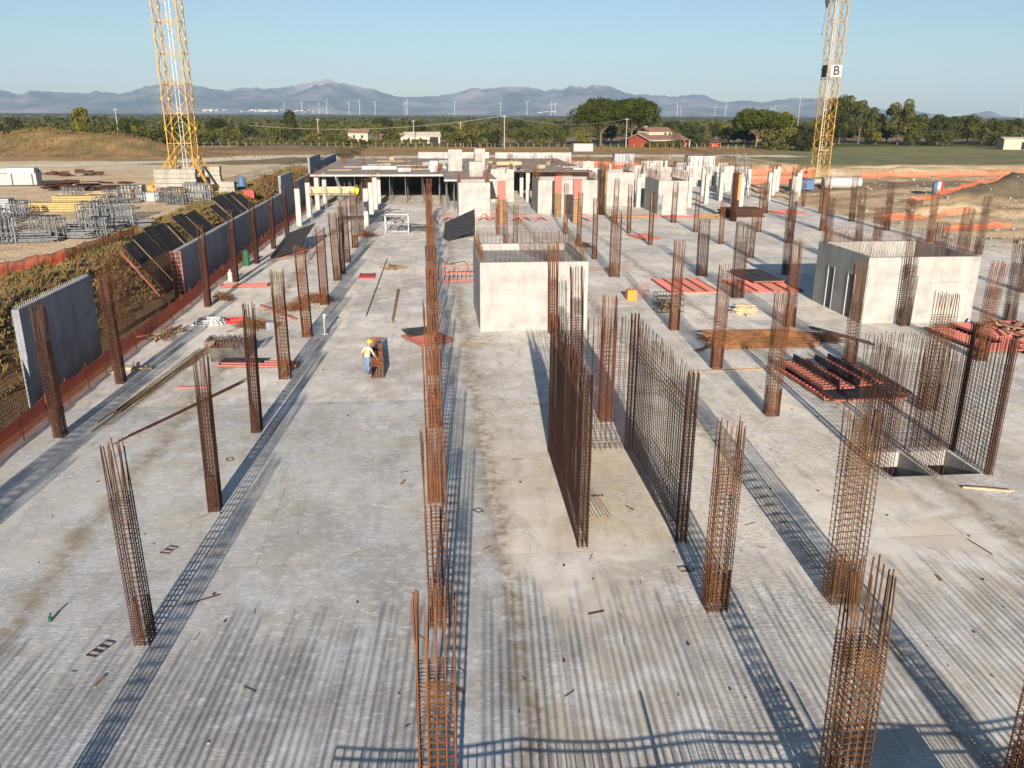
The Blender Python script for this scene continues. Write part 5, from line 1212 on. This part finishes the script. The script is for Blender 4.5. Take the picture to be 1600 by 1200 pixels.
def trunk_mb(h, r0, nl, spread, seed):
    rnd = random.Random(seed); s = MB(); s.bar((0, 0, -.3), (.1*r0, 0, h*.55), r0, 7, 0, r0*.7)
    for i in range(nl):
        a = 6.28*i/nl+rnd.uniform(-.3, .3); p = Vector((spread*math.cos(a)*.5, spread*math.sin(a)*.5, h*.8)); e = Vector((spread*math.cos(a), spread*math.sin(a), h*1.1))
        s.bar((0.1*r0, 0, h*.5), p, r0*.55, 5, 0, r0*.35); s.bar(p, e, r0*.35, 5, 0, r0*.15)
    return s
def tree(name, lb, cat, crown_mb, mt, tr, loc, rz=0, group=None):
    q = thing(name, lb, cat, loc, rz, group); crown_mb.build('crown', mt, q); tr.build('trunk', 'bark', q); return q
bush = []
BL = [('olive_tree', 'rounded grey green olive tree in the grove beyond the site', 'leaf_olive', 'olive trees beyond the building site'),
      ('shrub_tree', 'dark green maquis tree among the olives beyond the site', 'leaf_dark', 'dark trees beyond the building site'),
      ('lime_tree', 'yellowish green young tree among the darker trees beyond the site', 'leaf_lime', 'yellowish trees beyond the building site')]
for v_ in range(6):
    nm, lb, mt, gp = BL[(0, 1, 0, 1, 2, 0)[v_]]
    rx = (2.9, 3.3, 3.6, 2.7, 2.4, 3.1)[v_]; hz = (1.9, 2.3, 2.0, 2.6, 2.3, 1.7)[v_]
    t = tree(nm, lb, 'tree', crown(20+v_, rx, rx, hz, hz*1.15+.3, 15, 1300, .26, mt), mt, trunk_mb(2.0, .22, 4, 1.2, v_), (0, 0, 0), 0, gp)
    KIDS[t.name] = list(t.children); bush.append(t)
rnd = random.Random(11); placed = 0; usedb = set()
def az_ok(x, y):
    a = math.atan2(x, y)-y_; return -.60 < a < .60
pts = []
HOUSES = [(79, 292, 15), (-3, 332, 12), (-25, 350, 9), (202, 274, 13), (47, 259, 7)]
tries = 0
while len(pts) < 255 and tries < 20000:
    tries += 1
    y = 290+ (rnd.random()**1.7)*260; x = rnd.uniform(-.62, .85)*y
    if y < 296 and x < -50: y += 6
    if not az_ok(x, y): continue
    if x > 100 and y < 306: continue
    if any(math.hypot(x-hx, y-hy) < hr or (hy-60 < y < hy and abs(x/y-hx/hy) < hr/hy*.8) for hx, hy, hr in HOUSES): continue
    if any(abs(x-a) < 2.6 and abs(y-b_) < 4 for a, b_ in pts): continue
    pts.append((x, y))
for x, y in sorted(pts, key=lambda q_: q_[1]):
    v_ = rnd.choice((0, 0, 1, 2, 2, 3, 5, 4, 5)); sc = rnd.uniform(.75, 1.35)
    b0 = bush[v_]; scl = (sc*rnd.uniform(.9, 1.2), sc*rnd.uniform(.9, 1.2), sc*rnd.uniform(.85, 1.15))
    if v_ not in usedb: usedb.add(v_); b0.location = on(x, y); b0.rotation_euler.z = rnd.uniform(0, 6); b0.scale = scl
    else: dup(b0, on(x, y), rnd.uniform(0, 6), scale=scl)
# hedge row of vines / cane behind the brown field on the left
hg = tree('hedge_bush', 'upright bright green hedge bush behind the brown field on the left', 'hedge', crown(90, 2.6, 1.6, 1.3, 1.35, 10, 500, .26, 'leaf_lime'), 'leaf_olive', trunk_mb(1, .1, 3, .5, 4), on(-62, 290), 0, 'hedge bushes behind the brown field')
KIDS[hg.name] = list(hg.children)
for i in range(1, 22): dup(hg, on(-62+i*2.9, 290+rnd.uniform(-.6, .6)), rnd.uniform(-.2, .2))
# landmark trees
def pine(lb, x, y, W_, h, seed):
    return tree('stone_pine', lb, 'pine tree', crown(seed, W_, W_*.85, h*.40, h*.58, 60, 17000, .30, 'leaf_pine', False), 'leaf_pine', trunk_mb(h*.55, .45, 6, W_*.5, seed), on(x, y), 0)
pine('big umbrella pine with a broad domed crown left of the red house', 61.0, 300, 12.0, 16.8, 51)
pine('umbrella pine joined to the right flank of the biggest one, behind the red house', 73.5, 306, 11.0, 17.4, 52)
pine('umbrella pine right of the red house with a lower rounded crown', 118, 300, 11.0, 13.6, 53)
tree('conical_tree', 'dark conical evergreen standing above the olive grove, left of centre', 'tree', crown(61, 4.6, 4.6, 5.0, 5.6, 22, 3500, .34, 'leaf_dark', cone=True), 'leaf_dark', trunk_mb(4, .3, 5, 1, 3), on(-49, 318))
tree('cypress_like_tree', 'ragged yellow green tall tree behind the left crane, with a browned tip', 'tree', crown(62, 3.0, 3.0, 5.6, 6.8, 24, 3000, .34, 'leaf_lime'), 'leaf_lime', trunk_mb(6, .3, 5, .8, 5), on(-123, 322))
tree('rounded_tree', 'dark rounded tree just right of the left crane mast', 'tree', crown(63, 4.6, 4.6, 3.9, 5.4, 16, 2500, .34, 'leaf_dark'), 'leaf_pine', trunk_mb(4, .3, 5, 1.5, 6), on(-92, 330))
tree('rounded_tree', 'mid green rounded tree just left of the left crane mast', 'tree', crown(64, 5.0, 4.6, 3.4, 5.0, 16, 2500, .34, 'leaf_pine'), 'leaf_pine', trunk_mb(4, .3, 5, 1.5, 7), on(-109, 326))
for i, (x, y, h, w, mt, lb) in enumerate(((158, 322, 19.5, 6.4, 'leaf_poplar', 'tallest poplar clump at the left end of the poplar belt'), (170, 326, 19.0, 5.5, 'leaf_poplar', 'second poplar from the left in the tall belt, twin topped'), (184, 322, 18.2, 6.2, 'leaf_poplar', 'broad dark poplar in the middle of the tall belt'),
      (196, 330, 12.5, 5.4, 'leaf_dark', 'lower dark tree just right of the tall poplars'), (209, 332, 11.5, 5.2, 'leaf_dark', 'third lower tree from the right end of the belt'), (221, 334, 11.5, 5.5, 'leaf_poplar', 'second lower tree from the right end of the belt'), (232, 330, 10.0, 6.0, 'leaf_olive', 'pale leafy tree at the right end of the belt'),
      (128, 304, 13.0, 4.6, 'leaf_lime', 'bright yellow green tree behind the right crane mast'), (146, 312, 8.0, 6.2, 'leaf_olive', 'low olive green clump between the crane and the poplars'), (137, 296, 7.0, 5.0, 'leaf_dark', 'dark low clump at the left of the green field'), (112, 268, 5.5, 6.0, 'leaf_olive', 'low olive clump left of the right crane mast'), (119, 262, 5.0, 4.6, 'leaf_dark', 'dark bush at the foot of the right crane'),
      (164, 330, 15.0, 6.2, 'leaf_dark', 'dark filler tree between the first and second tall poplars'), (177, 332, 15.5, 6.0, 'leaf_poplar', 'poplar set back between the second and the broad middle one'), (190, 324, 14.0, 5.6, 'leaf_poplar', 'poplar at the right flank of the tall belt'), (153, 314, 12.5, 5.0, 'leaf_dark', 'dark tree at the left flank of the tall poplars'), (203, 326, 10.5, 5.4, 'leaf_dark', 'dark lower tree fourth from the right end of the belt'), (240, 336, 9.5, 5.6, 'leaf_dark', 'dark tree at the far right edge above the farm building'),
      (92, 312, 8.0, 5.0, 'leaf_dark', 'dark holm oak behind the right end of the red house'), (86, 345, 11.0, 4.6, 'leaf_poplar', 'tall tree rising behind the red house roof'))):
    tree('tall_tree' if h > 9 else 'clump_tree', lb, 'tree', crown(70+i, w, w*.9, h*.44, h*.52, 22, 4200 if h > 9 else 2400, .36, mt), mt, trunk_mb(h*.5, .3, 6, w*.4, i), on(x, y))
# masses of far woodland: nobody could count them
def blobs(name, seed, n_, yr, mt, sz):
    rnd = random.Random(seed); s = MB()
    for i in range(n_):
        y = yr[0]*(yr[1]/yr[0])**rnd.random(); x = rnd.uniform(-.66, .86)*y
        if x > 0 and y > 300 and name == 'x': continue
        k = math.sin(y*0.0045+x*0.0011)+fbm(x, y, 0.0016)*1.6
        if k > .95 and y > 650: continue
        r = rnd.uniform(*sz); hh = rnd.uniform(.7, 1.25)*r
        nq = 26 if y < 900 else 12
        for j in range(nq):
            d = Vector((rnd.gauss(0, 1), rnd.gauss(0, 1)-.3, abs(rnd.gauss(0, .8)))).normalized(); p = Vector((x+d.x*r, y+d.y*r, 2.2+d.z*hh*1.25)); q_ = r*rnd.uniform(.3, .5)
            qq = (d+Vector((rnd.gauss(0, .4), rnd.gauss(0, .4), rnd.gauss(0, .4)))).normalized().to_track_quat('Z', 'Y')
            s.add([p+qq @ Vector((q_, 0, 0)), p+qq @ Vector((0, q_, 0)), p+qq @ Vector((-q_, 0, 0)), p+qq @ Vector((0, -q_, 0))], [(0, 1, 2, 3)])
    o = s.build(name, mt); tag(o, 'olive groves and woodland covering the plain beyond', 'woodland', kind='stuff'); return o
blobs('olive_grove', 5, 3600, (430, 1200), 'leaf_olive', (1.6, 2.7))
o = blobs('woodland', 6, 2600, (620, 5600), 'woods_far', (2.6, 5.0)); o['label'] = 'dark distant woodland in bands before the mountains'

# weeds on the left bank and dry grass on the heaps
def weeds(name, lb, mt, n_, fn, hr, seed):
    rnd = random.Random(seed); s = MB()
    for i in range(n_):
        r0 = fn(rnd)
        if not r0: continue
        x, y = r0; z = height(x, y); h = rnd.uniform(*hr)
        for j in range(5):
            a = rnd.uniform(0, 6.28); dx, dy = math.cos(a)*h*.45, math.sin(a)*h*.45; w = h*.045+.008
            s.add([(x-dy*w/h-0, y+dx*w/h, z-.05), (x+dy*w/h, y-dx*w/h, z-.05), (x+dx+rnd.uniform(-.1, .1), y+dy, z+h), (x+dx*.6, y+dy*.9, z+h*.8)], [(0, 1, 2, 3)])
    tag(s.build(name, mt), lb, 'weeds', kind='stuff')
def bank(rnd):
    y = rnd.uniform(38, 170); x = -20.4-rnd.random()*6.0
    return (x, y) if fbm(x, y, .3)+rnd.uniform(-.15, .15) > .05 else None
weeds('bank_weeds', 'green weeds growing on the bank behind the retaining wall', 'weed', 1900, bank, (.15, .6), 3)
weeds('dry_grass', 'dry yellow grass on the bank behind the retaining wall', 'dry_weed', 6500, lambda r_: (-20.2-r_.random()*6.5, r_.uniform(38, 170)), (.15, .45), 4)
def heap(rnd): return (rnd.gauss(-92, 22), rnd.gauss(212, 8))
weeds('heap_grass', 'dry brown grass covering the earth heap at the far left', 'dry_weed', 3000, heap, (.2, .6), 5)
weeds('field_scrub', 'low dry scrub at the foot of the grove', 'dry_weed', 6000, lambda r_: (r_.uniform(-150, 130), r_.uniform(262, 288)), (.2, .7), 6)
# rubble strewn over the trench edges on the right
rnd = random.Random(9); s = MB()
for i in range(1500):
    x = rnd.uniform(57.2, 112); y = rnd.uniform(70, 182)
    if fbm(x, y, .12) < .05: continue
    r = rnd.uniform(.06, .26)*(1 if rnd.random() < .9 else 2); z = height(x, y)
    s.box((x, y, z+r*.2), (r*rnd.uniform(.7, 1.4), r*rnd.uniform(.7, 1.4), r), rnd.uniform(0, 3), rx=rnd.uniform(-.6, .6), ry=rnd.uniform(-.6, .6))
tag(s.build('rubble', 'stone'), 'pale stones and rubble strewn over the right hand earthworks', 'rubble', kind='stuff')

# ------------------------------------------------------------ houses, poles, turbines
def gable(s, w, d, h, rh, ov=.4, th=.18):
    # roof as two thick slopes, ridge along x
    for sg in (-1, 1):
        y0, y1 = sg*(d/2+ov), 0; z0, z1 = h-ov*rh/(d/2), h+rh
        a = [(-w/2-ov, y0, z0), (w/2+ov, y0, z0), (w/2+ov, y1, z1), (-w/2-ov, y1, z1)]
        s.add(a+[(p[0], p[1], p[2]+th) for p in a], [(0, 1, 2, 3), (7, 6, 5, 4), (0, 4, 5, 1), (1, 5, 6, 2), (3, 2, 6, 7), (0, 3, 7, 4)])
def house(lb, x, y, w, d, h, rh, wall, rz=0, wins=3, nm='house', roof='roof_tile'):
    q = thing(nm, lb, 'house', on(x, y), rz)
    s = MB(); s.box((0, 0, h/2), (w, d, h))
    for sx_ in (-1, 1): s.add([(sx_*w/2, -d/2, h), (sx_*w/2, d/2, h), (sx_*w/2, 0, h+rh)], [(0, 1, 2)])
    s.build('wall', wall, q); r0 = MB(); gable(r0, w, d, h, rh); r0.build('roof', roof, q)
    for i in range(wins):
        xx = -w/2+w*(i+.7)/(wins+.4); o = MB().box((xx, -d/2-.02, h*.55), (.9, .06, 1.2)).build('window', 'glass_dark', q)
        MB().box((xx, -d/2-.06, h*.55+.66), (1.1, .06, .1)).box((xx, -d/2-.06, h*.55-.66), (1.1, .10, .1)).build('frame', 'white_paint', o)
    return q
q = RH = house('red walled house with a brown tiled roof and upper storey among the trees', 80.0, 294, 13.5, 10, 2.6, 2.0, 'house_red', .42)
s = MB(); s.box((-.5, .8, 4.2), (8.6, 5.2, 2.0)); s.build('upper_wall', 'house_cream', q); r0 = MB(); gable(r0, 8.6, 5.2, 5.2, 1.2, .3); o = r0.build('upper_roof', 'roof_tile', q); o.location = (-.5, .8, 0)
MB().box((-3.8, 1.2, 6.0), (.7, .7, 1.6)).box((-3.8, 1.2, 6.85), (.9, .9, .12)).build('chimney', 'house_cream', q)
for xx in (1.2, 2.8): MB().box((xx, -1.83, 4.4), (.7, .06, .8)).build('window', 'glass_dark', q)
s = MB(); s.box((0, -5.42, 2.32), (14.4, .1, .3)); s.build('fascia', 'white_paint', q)
g1 = MB(); g1.bar((-7.3, -5.5, 2.45), (-7.3, 0, 4.4), .16, 4); g1.bar((-7.3, 0, 4.4), (-7.3, 5.4, 2.45), .16, 4); g1.build('gable_board', 'white_paint', q)
s = MB(); [s.bar((xx, -6.6, 0), (xx, -6.6, 2.4), .14, 8) for xx in (2.2, 4.4, 6.4)]; s.build('porch_posts', 'white_paint', q); MB().box((4.2, -6.0, 2.5), (5.2, 2.2, .15)).build('porch_roof', 'roof_tile', q)
RH.scale = (1.2, 1.2, 1.0)
q = house('low old farmhouse with a pale sagging roof and open bay', -3.0, 332, 15, 7, 2.7, 1.3, 'plaster_old', .1, 3, 'farmhouse', 'plaster_old'); MB().box((5.2, -3.55, 1.2), (3.2, .12, 2.3)).build('bay_shade_panel', 'bay_shade', q)  # dark box on the closed wall paints the shade of an open bay
house('small old shed left of the low farmhouse', -15.5, 334, 5, 4, 2.2, .9, 'plaster_old', .1, 2, 'shed')
house('pale small house half hidden among the grove trees', -27, 352, 8, 6, 3.4, 1.2, 'house_cream', -.2, 2, 'house')
q = house('white flat roofed farm building at the right edge', 203, 276, 14, 7, 3.4, .5, 'house_cream', -.3, 1, 'farm_building', 'plaster_old'); MB().box((0, -3.55, 1.3), (3.0, .12, 2.4)).build('bay_shade_panel', 'bay_shade', q)  # shade of the opening is a near-black panel on the solid wall
house('tiny distant house with an orange roof by the wooden pole', 150, 372, 9, 7, 3, 1.6, 'house_cream', -.3, 2, 'house')
s = MB(); s.box((0, 0, 1.1), (6.0, 2.6, 2.2)); s.box((0, 0, 2.25), (6.2, 2.8, .1)); [s.box((-2.7+i*.9, -1.33, 1.1), (.06, .05, 2.0)) for i in range(7)]
tag(s.build('grey_tank_shelter', 'tarp', loc=on(47, 258)), 'grey box shelter standing before the umbrella pines', 'shelter')
s = MB(); s.box((0, 0, 1.5), (4, 2, .2)); s.box((-1.8, 0, .7), (.2, 2, 1.4)); s.box((1.8, 0, .7), (.2, 2, 1.4)); s.box((0, 0, .8), (2.4, 1.8, .8)); tag(s.build('red_machine', 'house_red', loc=on(98, 287)), 'small red farm machine right of the red house', 'farm machine')
rnd = random.Random(31)
for i in range(11): dup(bush[(0, 5, 2)[i % 3]], on(74.5+i*1.1, 284.0+rnd.uniform(-.5, .5)), rnd.uniform(0, 6), label='small green hedge bush in front of the red walled house', group='hedge bushes before the red house', scale=(.42, .42, rnd.uniform(.42, .6)))
pl = []
for x, y, h, lb in ((24.3, 272, 10.5, 'grey utility pole left of the big umbrella pine'), (67.5, 288.5, 9.6, 'grey utility pole left of the red house'), (11.5, 300, 8, 'thin pole among the olive trees at the picture centre'), (-109, 318, 12, 'leaning wooden pole left of the left crane'), (186, 420, 20, 'wooden pole left of the right crane mast'), (-39, 316, 9, 'wooden pole above the hedge, left of centre'), (-5, 322, 8.5, 'utility pole at the old farmhouse')):
    s = MB(); s.bar((0, 0, 0), (0, 0, h), .16, 6, 0, .11); s.box((0, 0, h-.5), (1.4, .12, .12)); [s.bar((e, 0, h-.45), (e, 0, h-.2), .05, 5) for e in (-.6, 0, .6)]
    o = tag(s.build('utility_pole', 'power_pole', loc=on(x, y)), lb, 'utility pole'); pl.append((x, y, height(x, y)+h-.3))
def wire(a, b_, sag, lb):
    a, b_ = Vector(a), Vector(b_); s = MB(); s.path([a.lerp(b_, t/16)-Vector((0, 0, 4*sag*(t/16)*(1-t/16))) for t in range(17)], .035, 3); tag(s.build('overhead_wire', 'power_pole'), lb, 'wire')
wire(pl[0], pl[1], 2.2, 'overhead wire sagging from the pole by the umbrella pine to its right neighbour'); wire(pl[0], (-60, 300, 9), 2.5, 'overhead wire running left from the pole at the picture centre')
# field fence posts line
q = thing('wire_fence', 'wire fence on thin posts along the far side of the brown field', 'fence', (0, 0, 0))
for i in range(90):
    x = -100+i*2.6; MB().bar((0, 0, 0), (0, 0, 1.6), .06, 4).build('post', 'power_pole', q, loc=on(x, 284 if x < 60 else 284-(x-60)*.12))
s = MB(); s.path([(-100+i*2.6, 284 if -100+i*2.6 < 60 else 284-(-40+i*2.6-60+40-60+60)*.12 if False else 284, height(-100+i*2.6, 284)+1.2) for i in range(60)], .02, 3); s.build('wire', 'power_pole', q)
TB = [(22, 150, 6200, 1.25), (477, 165, 7600, .8), (502, 164, 7000, .95), (526, 165, 8000, .75), (537, 162, 6800, 1), (568, 164, 7600, .9), (583, 162, 7000, 1), (605, 164, 7400, .9), (647, 164, 7600, .9), (650, 162, 6600, 1.1), (717, 164, 7200, .95), (782, 164, 7200, .95), (819, 163, 6800, 1.05), (853, 165, 6600, 1), (859, 165, 7200, .9), (1031, 168, 7200, .9), (1036, 170, 7800, .8), (1084, 170, 7600, .85), (1099, 169, 6900, 1), (1134, 171, 7200, .9), (1163, 172, 7600, .8), (1168, 172, 7200, .85), (1238, 172, 7000, .9), (1253, 172, 6900, .95), (1516, 174, 6600, 1.1)]
t0 = None
for i, (px, py, D, s_) in enumerate(TB):
    az = math.atan2(px-800, F_PX*math.cos(p_))+y_; x, y = D*math.sin(az), D*math.cos(az)
    hor = 179.2+(px-667)*.0053; hub = CAM_H+(hor-py)*D/F_PX
    hub = max(50, hub)
    lb = 'distant white wind turbine, %s from the left along the horizon' % (ORD[i+1] if i < 20 else ['twenty first', 'twenty second', 'twenty third', 'twenty fourth', 'twenty fifth'][i-20])
    q = thing('wind_turbine', lb, 'wind turbine', (x, y, 0), -az+rnd.uniform(-.7, .7), 'wind turbines on the plain')
    if t0 is None:
        MB().bar((0, 0, 0), (0, 0, 80), 2.3, 8, 0, 1.5).build('tower', 'turbine_white', q); MB().box((0, 2, 81), (3.4, 8, 3.4)).build('nacelle', 'turbine_white', q)
        for k2 in range(3):
            b0 = MB(); b0.bar((0, -4, 0), (0, -4, 10), 1.3, 5, 0, 1.1); b0.bar((0, -4, 10), (0, -4, 29), 1.1, 5, 0, .5); b0.build('blade', 'turbine_white', q, loc=(0, 0, 81)).rotation_euler = (0, k2*2.094, 0)
        t0 = q; KIDS[q.name] = list(q.children)
        t0k = KIDS[q.name]
    else:
        spin = rnd.uniform(0, 2)
        for ch in t0k:
            d_ = ch.copy(); COL.objects.link(d_); d_.parent = q
            if d_.name.startswith('blade'): d_.rotation_euler = (0, ch.rotation_euler[1]+spin, 0)
    q.scale = (s_, s_, hub/81)
# pale villages at the mountains' feet
rnd = random.Random(4)
for k2, (px, py, n_) in enumerate(((445, 168, 60), (375, 166, 18), (842, 175, 8), (500, 168, 14))):
    s = MB()
    for i in range(n_):
        a = math.atan2(px-800+rnd.gauss(0, 16 if n_ > 20 else 8), F_PX*math.cos(p_))+y_; D = 8200+rnd.uniform(-250, 250); s.box((D*math.sin(a), D*math.cos(a), 22+rnd.uniform(0, 18)), (rnd.uniform(8, 26), 20, rnd.uniform(5, 10)))
    tag(s.build('village', 'town'), ('pale town spread at the foot of the mountains left of centre', 'small pale village under the left mountains', 'white farm buildings far off at the centre', 'few white buildings right of the pale town')[k2], 'village', kind='stuff')

# ------------------------------------------------------------ haze
hm = bpy.data.materials.new('haze'); hm.use_nodes = True; hn = hm.node_tree; hn.nodes.clear()
ho = hn.nodes.new('ShaderNodeOutputMaterial'); pv_ = hn.nodes.new('ShaderNodeVolumePrincipled')
pv_.inputs['Color'].default_value = (0.50, 0.72, 1.0, 1); pv_.inputs['Density'].default_value = 5.6e-5; pv_.inputs['Anisotropy'].default_value = 0.0
hn.links.new(pv_.outputs[0], ho.inputs['Volume'])
me = bpy.data.meshes.new('haze')
s = MB(); s.box((0, 6600, 370), (19500, 15600, 760)); me.from_pydata(s.v, [], s.f); me.materials.append(hm)
o = bpy.data.objects.new('haze', me); COL.objects.link(o); tag(o, 'thin pale blue haze over the whole plain', 'haze', kind='stuff')
